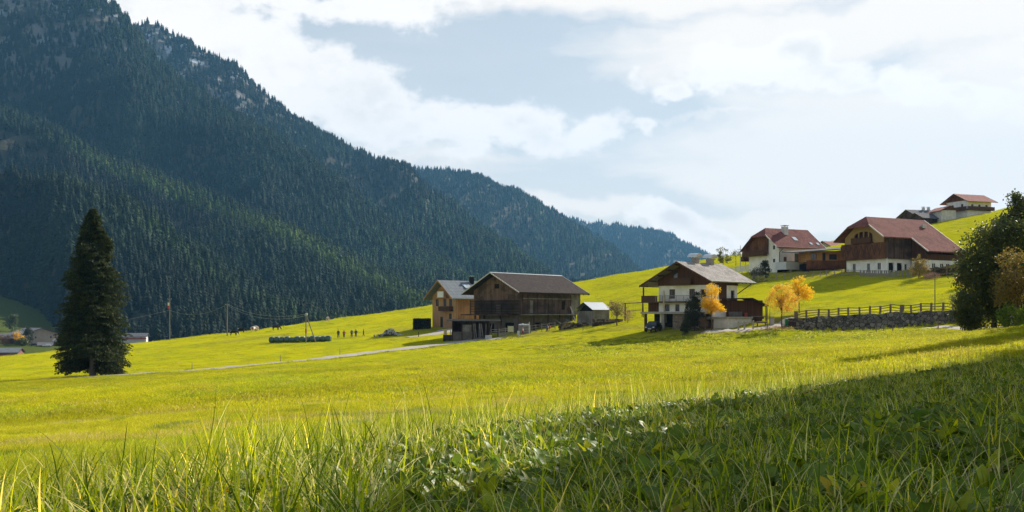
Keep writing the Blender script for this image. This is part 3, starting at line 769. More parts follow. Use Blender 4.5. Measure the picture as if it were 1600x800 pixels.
# taller blades along the left, close to the camera
n = 300; px = rg.uniform(-60, 620, n); d = rg.uniform(3.6, 8.5, n); lg.append(scatter('tall_left', rg, px, d, LONGK, 8, 13, .9, 1.35, t_long, '', '', sf=lambda px, d, x, z: 1+0*d))
n = 420; px = rg.uniform(300, 1620, n); rowt = np.interp(px, BANK_PX, BANK_ROW); d = np.interp(rowt+rg.uniform(-4, 34, n), [540, 562, 586, 610, 640, 665, 700, 740, 800], [48, 38, 32, 27, 22, 18, 13.5, 9.5, 6])
lg.append(scatter('stems', rg, px, d, LONGK, 16, 19, .6, 1.25, t_long, '', '', tilt=.16))
commit('long_grass', lg, LONGK, 'long tangled grass on the near bank, mostly in shade', 'grass')
sg = []
px, d = scatter_polar(rg, 88000, 4.0, 45, pxm=500, exp=1.0); sg.append(scatter('short', rg, px, d, SHORTK, 0, 6, .75, 1.25, t_short, '', '', filt=outbank))
commit('short_grass', sg, SHORTK, 'bright yellow-green short grass of the sunlit meadow', 'grass')
fg = []
px, d = scatter_polar(rg, 42000, 34, 135, exp=1.1); fg.append(scatter('far', rg, px, d, FARK, 0, 5, .8, 1.3, t_short, '', '', filt=outbank))
px, d = scatter_polar(rg, 26000, 130, 330, exp=1.3)
fg.append(scatter('far2', rg, px, d, FARK, 0, 5, 1.0, 1.7, t_short, '', '', filt=lambda px, d, x, z: offroad(x, d) & (vnoise(x/5, d/9, 41) > -.2) & (np.hypot(x-BX, d-BY)>16 if False else np.ones(len(x), bool))))
commit('meadow_grass', fg, FARK, 'sunlit yellow-green grass covering the rolling meadow beyond the bank', 'grass')
dk = []
px, d = scatter_polar(rg, 6500, 2.8, 42, exp=.95); dk.append(scatter('dock', rg, px, d, DOCKK, 0, 5, .45, 1.05, t_long, '', '', filt=lambda px, d, x, z: (bankness(px, d, z) > 4) & (vnoise(x/1.1, d/1.1, 61) > -.35+.5*(px < 450))))
commit('broadleaf_weeds', dk, DOCKK, 'broad dock leaves scattered through the shaded bank', 'weeds')
cl = []
px, d = scatter_polar(rg, 26000, 2.6, 38, exp=.9); cl.append(scatter('clover', rg, px, d, CLOVK, 0, 4, 1.0, 2.3, t_long, '', '', filt=lambda px, d, x, z: (bankness(px, d, z) > 0)))
commit('low_herbs', cl, CLOVK, 'small round-leaved herbs low among the bank grass', 'ground cover')
# coarse weeds on the rough strip in front of the houses
def t_weed(px, d, x, z, r):
    b = (.8+.5*r.rand(len(x)))[:, None]*np.ones((1, 3)); return b*np.array([1.25, 1.15, .9])
WEEDK = [blades_mesh(400+i, 40, .18, .42, .045, .30, .55, 2, G_LONG, .8) for i in range(4)]
wd = []
px, d = scatter_polar(rg, 5000, 112, 148, exp=1.5)
wd.append(scatter('weed', rg, px, d, WEEDK, 0, 4, .6, 1.25, t_weed, '', '', filt=lambda px, d, x, z: (x > 5) & (px < 1480) & (vnoise(x/1.6, d/2.2, 33) > .05) & offroad(x, d)))
px, d = scatter_polar(rg, 9000, 128, 190, exp=1.5)
wd.append(scatter('weed2', rg, px, d, WEEDK, 0, 4, .5, 1.0, t_weed, '', '', filt=lambda px, d, x, z: (pt_poly_d(x, d, TRACK) < 4.4) & (pt_poly_d(x, d, TRACK) > 2.4) & (d < np.interp(x, [p[0] for p in TRACK], [p[1] for p in TRACK]))))
commit('rough_weeds', wd, WEEDK, 'coarse green weeds in the rough strip before the houses and along the track', 'weeds')
# ---------------------------------------------------------------- the air of the valley
def build_haze():
    b = MB(); b.box(-3600, 3600, -600, 6900, -135, 1190)
    m = bpy.data.materials.new('valley_haze'); m.use_nodes = True; m.node_tree.nodes.clear(); k = NB(m.node_tree)
    out = k.n('ShaderNodeOutputMaterial'); v = k.n('ShaderNodeVolumePrincipled'); v.inputs['Color'].default_value = (.20, .52, .90, 1)
    v.inputs['Density'].default_value = HAZE_D; v.inputs['Anisotropy'].default_value = .15; k.l(v.outputs[0], out.inputs['Volume'])
    o = b.build('haze', m); tag(o, 'thin blue haze filling the valley air', 'haze', kind='stuff')
HAZE_D = 0.66e-4
build_haze()
# ---------------------------------------------------------------- building kit
def panel(mb, plane, off, a0, a1, z0, z1, holes=(), t=.25):
    """wall rectangle with openings. plane 'g': x = off .. off+t, a is y. plane 's': y = off .. off+t, a is x (t may be negative)"""
    A = sorted({a0, a1}|{min(max(h[i], a0), a1) for h in holes for i in (0, 1)}); Zs = sorted({z0, z1}|{min(max(h[i], z0), z1) for h in holes for i in (2, 3)})
    for i in range(len(A)-1):
        for j in range(len(Zs)-1):
            ca, cz = (A[i]+A[i+1])/2, (Zs[j]+Zs[j+1])/2
            if any(h[0] < ca < h[1] and h[2] < cz < h[3] for h in holes): continue
            if plane == 'g': mb.box(off, off+t, A[i], A[i+1], Zs[j], Zs[j+1])
            else: mb.box(A[i], A[i+1], off, off+t, Zs[j], Zs[j+1])
    return mb
def gable_fill(mb, off, t, y0, y1, z0, yr, zr):
    """triangle on top of an end wall"""
    mb.slab([(off, y0, z0), (off, y1, z0), (off, yr, zr)], (t, 0, 0)); return mb
def frame_bars(plane, off, a0, a1, z0, z1, w, dep, nv=1, nh=0):
    b = MB()
    def bx(p, q, r, s, e=0.0):
        if plane == 'g': b.box(off-e, off+dep, p, q, r, s)
        else: b.box(p, q, off-e, off+dep, r, s)
    bx(a0, a0+w, z0, z1); bx(a1-w, a1, z0, z1); bx(a0+w, a1-w, z1-w, z1); bx(a0+w, a1-w, z0, z0+w)
    for i in range(nv): c = a0+(a1-a0)*(i+1)/(nv+1); bx(c-w*.4, c+w*.4, z0+w, z1-w, -.01)
    return b
def window(par, plane, off, a0, a1, z0, z1, fm, nv=1, name='window', surround=None, sg=1, w=.08, pane=None, shut=None):
    """window frame in its opening, the pane behind it, optional surround and shutters. sg: +1 wall thickness runs to + side"""
    f = frame_bars(plane, off+.07*sg if sg > 0 else off-.13, a0, a1, z0, z1, w, .06, nv).build(name, fm, par)
    p = MB(); o2 = off+.15*sg
    if plane == 'g': p.box(o2, o2+.02*sg, a0+.01, a1-.01, z0+.01, z1-.01)
    else: p.box(a0+.01, a1-.01, o2, o2+.02*sg, z0+.01, z1-.01)
    p.build('pane', pane or GLASS, f)
    if surround:
        e = .10; s = frame_bars(plane, off-.03 if sg > 0 else off, a0-e, a1+e, z0-e, z1+e, e, .03, 0); s.build('surround', surround, f)
    if shut:
        for (p0, p1) in ((a0-(a1-a0)*.52-.04, a0-.04), (a1+.04, a1+(a1-a0)*.52+.04)):
            s = MB(); o3 = off-.05*sg
            if plane == 'g': s.box(o3, off-.004*sg, p0, p1, z0, z1)
            else: s.box(p0, p1, o3, off-.004*sg, z0, z1)
            s.build('shutter', shut, f)
    return f
def roof_two(x0, x1, yn, yf, yr, zr, sn, sf=None, t=.22, zup=0.0):
    """two roof planes; slopes sn near side, sf far side"""
    sf = sf or sn; b = MB()
    b.slab([(x0, yn, zr-sn*(yr-yn)), (x1, yn, zr-sn*(yr-yn)), (x1, yr, zr), (x0, yr, zr)], t)
    b.slab([(x0, yr+.002, zr), (x1, yr+.002, zr), (x1, yf, zr-sf*(yf-yr)), (x0, yf, zr-sf*(yf-yr))], t)
    return b
def barge(x, yn, yf, yr, zr, s, w=.30, th=.05, sf=None, drop=0.02):
    sf = sf or s; b = MB(); e = .03
    b.slab([(x, yn, zr-s*(yr-yn)+e), (x, yr, zr+e), (x, yr, zr+e-w), (x, yn, zr-s*(yr-yn)+e-w)], (th, 0, 0))
    b.slab([(x, yr, zr+e), (x, yf, zr-sf*(yf-yr)+e), (x, yf, zr-sf*(yf-yr)+e-w), (x, yr, zr+e-w)], (th, 0, 0))
    return b
def railing(par, name, plane, off, a0, a1, z0, h, m, nb=None, gap=.14, bw=.05, dep=.05, rail=.08, solid=None):
    b = MB()
    def bx(p, q, r, s, e=0.0):
        if plane == 'g': b.box(off+e, off+dep-e, p, q, r, s)
        else: b.box(p, q, off+e, off+dep-e, r, s)
    bx(a0, a1, z0+h-rail, z0+h, -.01); bx(a0, a1, z0+.05, z0+.05+rail)
    x = a0
    if solid: bx(a0, a1, z0+.05+rail, z0+h-rail, .012)
    else:
        while x < a1-.01: bx(x, min(x+bw, a1), z0+.05+rail, z0+h-rail, .005); x += gap
    return b.build(name, m, par)
def chimney(par, x, y, z0, z1, w, m, capm, kind='plate'):
    c = MB().box(x-w/2, x+w/2, y-w/2, y+w/2, z0, z1).build('chimney', m, par); b = MB()
    if kind == 'plate':
        b.box(x-w*.65, x+w*.65, y-w*.65, y+w*.65, z1+.22, z1+.28)
        for sx in (-1, 1):
            for sy in (-1, 1): b.box(x+sx*w*.4-.03, x+sx*w*.4+.03, y+sy*w*.4-.03, y+sy*w*.4+.03, z1, z1+.22)
    else:
        n = 8
        for i in range(n):
            a0 = pi*i/n; a1 = pi*(i+1)/n; r = w*.95
            b.slab([(x-r*cos(a0), y-w*.9, z1+.18+r*.6*sin(a0)), (x-r*cos(a1), y-w*.9, z1+.18+r*.6*sin(a1)), (x-r*cos(a1), y+w*.9, z1+.18+r*.6*sin(a1)), (x-r*cos(a0), y+w*.9, z1+.18+r*.6*sin(a0))], .04)
        for sx in (-1, 1):
            for sy in (-1, 1): b.box(x+sx*w*.4-.03, x+sx*w*.4+.03, y+sy*w*.4-.03, y+sy*w*.4+.03, z1, z1+.30)
    b.build('chimney_cap', capm, c); return c

GLASS = plain('window_glass', (.035, .045, .055), .12, .3, 2, .8)
WHITE = plain('white_render', (.80, .79, .77), .85, .16, .9, .2)
WHITE2 = plain('aged_render', (.60, .59, .57), .9, .22, 1.4, .2)
METAL = plain('zinc_sheet', (.42, .44, .46), .38, .15, 3, .5, .6)
PALEW = plain('pale_trim', (.55, .52, .48), .6, .12, 4)
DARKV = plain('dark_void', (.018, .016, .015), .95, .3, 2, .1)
CONC = plain('concrete', (.33, .31, .28), .9, .2, 2)
OLDW = planks('weathered_boards', (.066, .040, .034), (.155, .10, .086), .20, stain=(.032, .022, .020))
OLDH = planks('weathered_logs', (.040, .028, .021), (.105, .075, .055), .26, True, stain=(.028, .02, .017), gap=.8)
GREYW = planks('grey_boards', (.16, .15, .14), (.28, .26, .24), .16, stain=(.10, .09, .085))
TANW = planks('larch_boards', (.36, .20, .09), (.50, .31, .15), .16, stain=(.30, .19, .12), var=.45, gap=.45)
TANR = planks('reddish_larch_boards', (.36, .16, .07), (.55, .30, .15), .19, stain=(.26, .13, .07), var=.7)
BRNW = planks('brown_boards', (.065, .030, .017), (.13, .062, .034), .17, var=.5)
BRN = plain('brown_timber', (.075, .036, .022), .7, .3, 4)
REDW = planks('red_brown_boards', (.12, .05, .025), (.24, .105, .05), .16, stain=(.07, .03, .018))
YELW = plain('ochre_render', (.36, .245, .11), .85, .14, 1.5)
OAK = planks('orange_boards', (.40, .20, .06), (.55, .31, .11), .2, True, stain=(.25, .12, .05))
R_DARK = rooftiles('dark_shingle_roof', (.036, .027, .027), (.060, .045, .042), .35, .5, .65, stain=(.04, .032, .032), bstr=.4)
R_GREY = rooftiles('grey_sheet_roof', (.17, .19, .21), (.21, .23, .25), .9, .38, .5, bstr=.4, edgedark=.75)
R_SHINGLE = rooftiles('pale_grey_shingle_roof', (.30, .27, .25), (.48, .44, .42), .30, .26, .75, stain=(.22, .20, .19), bstr=.8, edgedark=.4)
R_RED = rooftiles('red_brown_tile_roof', (.20, .075, .066), (.28, .115, .10), .32, .24, .7, stain=(.135, .055, .048), edgedark=.6)
R_RED2 = rooftiles('faded_red_tile_roof', (.30, .13, .11), (.38, .18, .16), .35, .3, .7)
R_SLATE = rooftiles('slate_roof', (.13, .13, .145), (.19, .19, .205), .4, .35, .7)
STONE = stonewall('basement_stonework', [(.16,.12,.09),(.30,.23,.16),(.22,.17,.13),(.36,.29,.21)], 2.4)

def build_barn():
    p = at(812, 195); zb = -4.4
    T = thing('old_barn', 'large old dark timber barn with dark brown gable roof beside the tan wooden house', 'barn', (p.x, p.y, zb), radians(50))
    W, L, s, zr = 12.0, 20.0, .535, 12.6; zt = zr-s*W/2-.25
    # stone and dark lower storey, set back
    b = MB(); panel(b, 'g', .9, .6, W-.5, -1.5, 4.2, [(2.2, 4.6, -1.5, 2.6), (7.4, 9.2, -1.5, 2.4)], .4); panel(b, 's', 1.0, 0.9, L-.6, -1.5, 4.2, [(5.6, 8.0, 0.2, 2.6), (10.6, 11.7, .2, 2.4), (13.5, 15, .8, 2.2)], .4)
    panel(b, 'g', L-.6, .6, W-.5, -1.5, 4.2, (), -.4); panel(b, 's', W-.5, .9, L-.6, -1.5, 4.2, (), -.4)
    b.build('lower_wall', plain('old_masonry', (.13, .115, .10), .95, .35, 1.6), T)
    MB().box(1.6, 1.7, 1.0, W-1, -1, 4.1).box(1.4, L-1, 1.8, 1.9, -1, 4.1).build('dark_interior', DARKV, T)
    for (a, z1) in ((0, 4.3), (4.9, 4.3), (9.3, 4.3), (W-.3, 4.3)): MB().box(.02, .30, a, a+.3, -1.2, z1).build('post', OLDW, T)
    for a in (4.6, 9.2, 13.0, 17.0, L-.3): MB().box(a, a+.28, .02, .30, -1.2, 4.3).build('post', OLDW, T)
    # ledges (hay-drying galleries)
    MB().box(-1.7, .0, 2.0, W+2.2, 4.05, 4.30).build('gallery_floor', OLDW, T)
    MB().box(0.3, L-3.0, -1.1, 0.0, 4.10, 4.28).build('side_ledge', GREYW, T)
    # log lattice on the gable
    b = MB()
    for i in range(8):
        z = 4.45+i*.33; b.box(-.9, -.72, 1.2, W+.2, z, z+.15)
    for a in (1.2, 3.9, 6.6, 9.3, W+.05): b.box(-1.05, -.9, a, a+.16, 4.3, 7.1)
    b.build('log_lattice', OLDH, T)
    b = MB(); panel(b, 'g', .02, 0, W, 4.3, 7.05, [(5.0, 6.3, 4.4, 6.3)], .25); b.build('log_wall', OLDH, T)
    MB().box(.15, .2, 5.0, 6.3, 4.4, 6.3).build('door', GREYW, T)
    # boarded upper gable
    b = MB(); b.box(-.12, .14, -.02, W+.02, 7.05, zt); gable_fill(b, -.12, .26, -.02, W+.02, zt, W/2, zr-.3); b.build('gable_boards', planks('gable_boards_old', (.10, .062, .046), (.25, .165, .12), .22, stain=(.045, .033, .027)), T)
    MB().box(-.16, -.12, 5.2, 6.4, 9.4, 10.3).build('gable_hatch', DARKV, T)
    # long side
    b = MB(); panel(b, 's', 0, .14, L, 4.3, zt, [(3.2, 4.3, 4.5, 7.0), (13.6, 14.8, 5.2, 7.0)], .2); b.build('side_wall', OLDW, T)
    MB().box(3.2, 4.3, .09, .14, 4.5, 7.0).build('door', GREYW, T)
    MB().box(13.6, 14.8, .12, .16, 5.2, 7.0).build('hatch', DARKV, T)
    for x in (.9, 5.6, 9.2, 12.6, 16.6): MB().box(x, x+.16, -.08, 0, 4.3, 8.2).build('batten', OLDW, T)
    MB().box(.9, 16.7, -.09, -.01, 7.3, 7.5).build('batten', GREYW, T)
    MB().box(L-3.2, L, -.10, -.01, 4.2, 8.6).build('grey_boarding', GREYW, T)
    b = MB(); panel(b, 'g', L, 0, W, 4.2, zt, (), -.14); gable_fill(b, L-.14, .14, 0, W, zt, W/2, zr-.3); panel(b, 's', W, .14, L-.14, 4.2, zt, (), -.2); b.build('rear_wall', OLDW, T)
    rf = roof_two(-2.0, L+1.5, -1.5, W+1.8, W/2, zr, s, t=.22).build('roof', R_DARK, T)
    barge(-2.06, -1.5, W+1.8, W/2, zr, s, .22, .06).build('barge_board', PALEW, rf)
    barge(L+1.5, -1.5, W+1.8, W/2, zr, s, .22, .06).build('barge_board', PALEW, rf)
    MB().slab([(-2.0, W/2-.22, zr-.06), (L+1.5, W/2-.22, zr-.06), (L+1.5, W/2, zr+.06), (-2.0, W/2, zr+.06)], .05).build('ridge_cap', METAL, rf)
    b = MB()
    for i in range(14): x = -1.7+i*(L+2.9)/13; b.slab([(x, -1.4, zr-s*(W/2+1.4)-.225), (x+.14, -1.4, zr-s*(W/2+1.4)-.225), (x+.14, .2, zr-s*(W/2-.2)-.225), (x, .2, zr-s*(W/2-.2)-.225)], .18)
    b.build('rafters', OLDW, rf)
    MB().slab([(L-2.6, -1.9, -.6), (L-2.15, -1.9, -.6), (L-3.6, -.2, 6.0), (L-4.0, -.2, 6.0)], (.05, -.06, 0)).build('leaning_plank', GREYW, T)
def build_wood_house():
    p = at(712, 222); zb = -3.6
    T = thing('wooden_house', 'new tan wooden house with grey roof and skylight, left of the old barn', 'house', (p.x, p.y, zb), radians(42))
    W, L, s, zr = 8.5, 13.0, .787, 11.15; zt = zr-s*W/2-.3
    wins = [(1.3, 2.3, 5.3, 6.9), (3.4, 4.4, 5.3, 6.9), (6.1, 7.2, 5.3, 6.9), (1.4, 2.4, 2.3, 3.6), (4.6, 5.6, .4, 2.9)]
    b = MB(); panel(b, 'g', 0, 0, W, -1.2, zt, wins, .25); 
    b.slab([(0, 0, zt), (0, W, zt), (0, W/2+1.5, zr-.3-s*1.5), (0, W/2-1.5, zr-.3-s*1.5)], (.25, 0, 0)); b.build('front_wall', TANW, T)
    b = MB(); panel(b, 's', 0, .25, L, -1.2, zt, (), .25); b.build('side_wall', TANR, T)
    b = MB(); panel(b, 's', W, .25, L, -1.2, zt, (), -.25); panel(b, 'g', L, .25, W-.25, -1.2, zt, (), -.25); gable_fill(b, L-.25, .25, 0, W, zt, W/2, zr-.3); b.build('rear_wall', TANW, T)
    b = MB(); b.slab([(.5, W/2-1.5, zr-.35-s*1.5), (.5, W/2+1.5, zr-.35-s*1.5), (.5, W/2, zr-.35)], (.1, 0, 0)); b.build('attic_glazing', GLASS, T)
    for i, w in enumerate(wins): window(T, 'g', 0, *w, BRN, 1 if i < 4 else 0, name='window' if i < 4 else 'door')
    f = MB().box(-1.1, 0, .9, 4.9, 4.15, 4.35).build('balcony', BRN, T)
    railing(f, 'railing', 'g', -1.12, .9, 4.9, 4.2, 1.05, BRN, gap=.13, bw=.09); railing(f, 'railing', 's', .9, -1.05, -.02, 4.2, 1.05, BRN, gap=.13, bw=.09); railing(f, 'railing', 's', 4.85, -1.05, -.02, 4.2, 1.05, BRN, gap=.13, bw=.09)
    f = MB().box(-.9, 0, 2.4, 6.3, 7.15, 7.3).build('attic_balcony', TANW, T)
    MB().box(-.98, -.93, 3.2, 5.4, 7.25, 8.6).build('white_sheet', plain('white_cloth', (.72, .73, .75), .8, .05, 2), f)
    railing(f, 'railing', 'g', -.92, 2.4, 6.3, 7.2, 1.0, TANW, gap=.2, bw=.08)
    rf = roof_two(-1.8, L+1.2, -1.0, W+1.1, W/2, zr, s, t=.26).build('roof', R_GREY, T)
    barge(-1.86, -1.0, W+1.1, W/2, zr, s, .34, .06).build('barge_board', planks('barge_larch', (.30, .17, .08), (.42, .25, .12), .3), rf)
    MB().slab([(-1.9, -1.08, zr-s*(W/2+1.0)+.02), (L+1.2, -1.08, zr-s*(W/2+1.0)+.02), (L+1.2, -.98, zr-s*(W/2+1.0)+.05), (-1.9, -.98, zr-s*(W/2+1.0)+.05)], .14).build('gutter', METAL, rf)
    y0, y1 = 1.6, 3.0; z = lambda y: zr-s*(W/2-y)
    sk = MB().slab([(4.3, y0, z(y0)+.35), (6.2, y0, z(y0)+.35), (6.2, y1, z(y1)+.12), (4.3, y1, z(y1)+.12)], .1).build('skylight', plain('skylight_glass', (.6, .66, .72), .08, .1, 2, .8, .3), rf)
    MB().box(4.2, 6.3, y0-.1, y1+.1, z(y0)-.3, z(y0)-.28).build('skylight_frame', BRN, sk)
    chimney(T, 7.6, 3.6, z(3.6)-.5, zr+.9, .8, DARKV, METAL); chimney(T, 5.9, .9, z(.9)-.4, z(.9)+1.2, .5, DARKV, METAL)
def build_white_house():
    p = at(1112, 155); zb = -2.5
    T = thing('white_farmhouse', 'white rendered farmhouse with dark wooden gable, pale shingle roof and stone basement garage', 'house', (p.x, p.y, zb), radians(46))
    W, L, s, zr = 10.0, 7.5, .508, 10.75; zt = zr-s*W/2-.3
    # basement
    b = MB(); panel(b, 'g', -1.0, .7, 6.6, -1.5, 2.45, (), .4); b.build('stone_wall', STONE, T)
    b = MB(); panel(b, 'g', -.9, -3.5, .7, -1.5, 1.75, [(-.9, .5, -.6, 1.6)], .3); panel(b, 's', -3.5, -.6, 6.0, -1.5, 1.75, (), .3); b.build('garage_wall', WHITE2, T)
    MB().box(-.72, -.66, -.9, .5, -.6, 1.6).build('garage_door', BRNW, T)
    MB().box(-1.25, 6.0, -3.75, .68, 1.76, 2.0).build('garage_roof_slab', CONC, T)
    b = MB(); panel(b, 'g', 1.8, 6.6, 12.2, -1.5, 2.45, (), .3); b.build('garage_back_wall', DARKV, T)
    MB().box(-1.0, -.6, 8.3, 8.8, -1.5, 2.45).build('pillar', CONC, T); MB().box(-1.0, -.6, 11.9, 12.2, -1.5, 2.45).build('pillar', BRN, T)
    MB().box(-1.5, L, .69, 12.6, 2.46, 2.78).build('terrace_slab', CONC, T)
    # white storeys
    wg = [(7.9, 8.8, 2.85, 4.0), (6.0, 6.8, 2.85, 4.0), (6.95, 7.8, 5.0, 6.3), (3.2, 4.0, 5.0, 6.3), (1.1, 1.9, 5.0, 6.2)]
    ws = [(5.7, 6.5, 4.9, 6.1)]
    b = MB(); panel(b, 'g', 0, 0, W, 2.79, 7.0, wg, .3); panel(b, 's', 0, .3, L, 1.0, 7.0, ws, .3); panel(b, 'g', L, .3, W, 1.0, 7.0, (), -.3); panel(b, 's', W, .3, L-.3, 1.0, 7.0, (), -.3); b.build('wall', WHITE, T)
    for w in wg: window(T, 'g', 0, *w, BRN, 1, surround=BRN if w[2] > 4 else None)
    for w in ws: window(T, 's', 0, *w, BRN, 1, surround=BRN)
    # timber gable
    b = MB(); b.box(-.18, .2, -.1, W+.1, 7.0, zt); gable_fill(b, -.18, .38, -.1, W+.1, zt, W/2, zr-.3); b.box(.2, L+.1, -.1, .15, 7.0, zt); b.box(.2, L+.1, W-.15, W+.1, 7.0, zt); b.box(L-.15, L+.1, .15, W-.15, 7.0, zt); gable_fill(b, L-.15, .25, -.1, W+.1, zt, W/2, zr-.3); b.build('gable_boards', BRNW, T)
    MB().box(2.1, 4.2, -.09, -.003, 2.9, 7.0).build('boarded_strip', BRNW, T)
    MB().box(-.21, -.18, 6.2, 6.9, 8.0, 9.4).build('attic_window', GLASS, T)
    f = MB().box(-1.0, -.18, 3.2, 7.0, 7.05, 7.2).build('attic_balcony', BRN, T); railing(f, 'railing', 'g', -1.02, 3.2, 7.0, 7.1, 1.05, BRN, solid=True)
    # main balcony, wire mesh in front, boarded at the far corner
    f = MB().box(-1.35, 0, 3.0, 12.5, 4.25, 4.45).build('balcony', BRN, T)
    MB().box(0.003, 3.0, 10.1, 12.5, 4.25, 4.45).build('balcony_floor', BRN, f)
    railing(f, 'boarded_railing', 'g', -1.38, 9.7, 12.5, 4.35, 1.05, BRN, solid=True); railing(f, 'boarded_railing', 's', 12.45, -1.3, 3.0, 4.35, 1.05, BRN, solid=True)
    b = MB(); b.box(-1.36, -1.31, 3.0, 9.7, 5.33, 5.40)
    for i in range(6): a = 3.0+i*1.33; b.box(-1.37, -1.31, a, a+.06, 4.45, 5.33)
    for i in range(46): a = 3.1+i*.143; b.box(-1.345, -1.325, a, a+.022, 4.46, 5.32)
    b.build('steel_railing', plain('railing_steel', (.20, .20, .22), .4, .1, 3, .5, .5), f)
    b = MB(); panel(b, 'g', .1, 10.1, 12.2, 2.8, 4.24, (), .1); b.box(.2, 3, 12.1, 12.2, 2.8, 4.24); b.build('boarded_store', BRNW, T)
    MB().box(-1.3, -1.12, 12.1, 12.28, 4.46, zr-s*(12.2-W/2)-.3).build('post', BRN, T)
    MB().box(-1.32, -1.17, 8.0, 8.15, 2.79, 6.2).ball((-1.25, 8.07, 4.6), (.16, .22, 1.5), 7, 6).build('folded_parasol', plain('beige_canvas', (.45, .38, .26), .9), T)
    rf = roof_two(-2.2, L+3.5, -1.3, W+2.3, W/2, zr, s, t=.2).build('roof', R_SHINGLE, T)
    for x in (-2.27, L+3.5): barge(x, -1.3, W+2.3, W/2, zr-.03, s, .30, .07).build('barge_board', BRN, rf)
    b = MB()
    for i in range(12):
        x = -1.9+i*(L+5)/11
        b.slab([(x, -1.2, zr-s*(W/2+1.2)-.205), (x+.14, -1.2, zr-s*(W/2+1.2)-.205), (x+.14, .1, zr-s*(W/2-.1)-.205), (x, .1, zr-s*(W/2-.1)-.205)], .16)
    for i in range(9):
        y = -1.1+i*(W+3)/8; zz = zr-s*abs(y-W/2)-.22; b.box(-2.1, -.2, y, y+.14, zz-.2, zz-.01)
    b.build('rafters', BRN, rf)
    MB().slab([(-2.2, -1.42, zr-s*(W/2+1.3)+.0), (L+3.5, -1.42, zr-s*(W/2+1.3)), (L+3.5, -1.28, zr-s*(W/2+1.3)+.04), (-2.2, -1.28, zr-s*(W/2+1.3)+.04)], .1).build('gutter', METAL, rf)
    b = MB()
    for i in range(7): b.tube([(L+.2, .2, 5.6), (L+3.3, -.9, zr-s*(W/2+.9)-.25)], .08, 5) if i == 0 else None
    b.build('strut', BRN, T)
    for x, y in ((3.1, W/2+.1), (7.0, W/2-.2)): chimney(T, x, y, zr-.6, zr+.75, .95, plain('chimney_render', (.30, .27, .25), .9, .2, 3), plain('bright_cowl', (.62, .64, .66), .3, .1, 3, .5, .5), 'cowl')
def build_timber_shed():
    p = at(1193, 158); x0, x1 = (1134-800)/F*158, (1193-800)/F*158; zb = -.85; w = x1-x0
    T = thing('timber_shed', 'low dark brown timber shed with one sloped roof side, right of the white farmhouse', 'shed', (x0, 158, zb), radians(4))
    MB().box(0, w, 0, .15, -.8, 2.95).box(0, .15, .15, 4, -.8, 2.95).box(w-.15, w, .15, 4, -.8, 2.4).box(.15, w-.15, 3.85, 4, -.8, 2.95).build('wall', BRNW, T)
    z1 = 3.35
    MB().slab([(-.9, -1.4, z1-.1), (w*.66, -1.4, z1), (w*.66, 4.5, z1), (-.9, 4.5, z1-.1)], .16).slab([(w*.66, -1.4, z1), (w+.5, -1.4, z1-1.2), (w+.5, 4.5, z1-1.2), (w*.66, 4.5, z1)], .16).build('roof', planks('shed_roof_boards', (.045, .03, .024), (.08, .055, .04), .3), T)
    MB().box(w*.05, w*.42, -.62, -.55, 0, 1.15).build('screen_panel', GREYW, T)
    b = MB(); b.box(w*.62, w*1.0, -1.25, -.75, .35, .45); b.box(w*.64, w*.67, -1.2, -.8, 0, .35); b.box(w*.94, w*.97, -1.2, -.8, 0, .35); b.build('workbench', GREYW, T)
    MB().box(w*.48, w*.56, -.6, -.2, .05, 1.0).build('crate', plain('dull_red_paint', (.28, .06, .05), .7), T)
    MB().box(-.15, -.02, -1.2, -1.05, -.8, 3.0).build('post', BRN, T); MB().box(w+.1, w+.25, -1.2, -1.05, -.8, 2.1).build('post', BRN, T)

def halfhip_roof(T, x0, x1, yn, yf, yr, zr, s, hb, hz, t, m, trim, slide=None):
    """gable roof with a clipped front end: ridge starts hb behind x0, clip lower edge hz below the ridge; slide = (xs, ye) long catslide on the near side"""
    yw = hz/s; zc = zr-hz; zn = zr-s*(yr-yn); zf = zr-s*(yf-yr); b = MB()
    b.slab([(x0, yn, zn), (x1, yn, zn), (x1, yr, zr), (x0+hb, yr, zr), (x0, yr-yw, zc)], t)
    b.slab([(x0+hb, yr+.002, zr), (x1, yr+.002, zr), (x1, yf, zf), (x0, yf, zf), (x0, yr+yw, zc)], t)
    b.slab([(x0+hb, yr, zr+.004), (x0, yr+yw+.01, zc+.004), (x0-.35, yr+yw+.25, zc-.28), (x0-.35, yr-yw-.25, zc-.28), (x0, yr-yw-.01, zc+.004)], t)
    if slide:
        xs, ye = slide; b.slab([(xs, ye, zr-s*(yr-ye)), (x1, ye, zr-s*(yr-ye)), (x1, yn+.001, zn), (xs, yn+.001, zn)], t)
    rf = b.build('roof', m, T); w = .30
    b = MB(); b.slab([(x0-.07, yn, zn+.04), (x0-.07, yr-yw, zc+.04), (x0-.07, yr-yw, zc+.04-w), (x0-.07, yn, zn+.04-w)], (.065, 0, 0)).build('barge_board', trim, rf)
    b = MB(); b.slab([(x0-.07, yr+yw, zc+.04), (x0-.07, yf, zf+.04), (x0-.07, yf, zf+.04-w), (x0-.07, yr+yw, zc+.04-w)], (.065, 0, 0)).build('barge_board', BRN, rf)
    ye = slide[1] if slide else yn
    b = MB(); b.slab([(x1+.003, ye, zr-s*(yr-ye)+.04), (x1+.003, yr, zr+.04), (x1+.003, yr, zr+.04-w), (x1+.003, ye, zr-s*(yr-ye)+.04-w)], (.065, 0, 0)).build('barge_board', trim, rf)
    if slide:
        xs = slide[0]; b = MB(); b.slab([(xs-.07, ye, zr-s*(yr-ye)+.04), (xs-.07, yn, zn+.04), (xs-.07, yn, zn+.04-w), (xs-.07, ye, zr-s*(yr-ye)+.04-w)], (.065, 0, 0)).build('barge_board', trim, rf)
    return rf
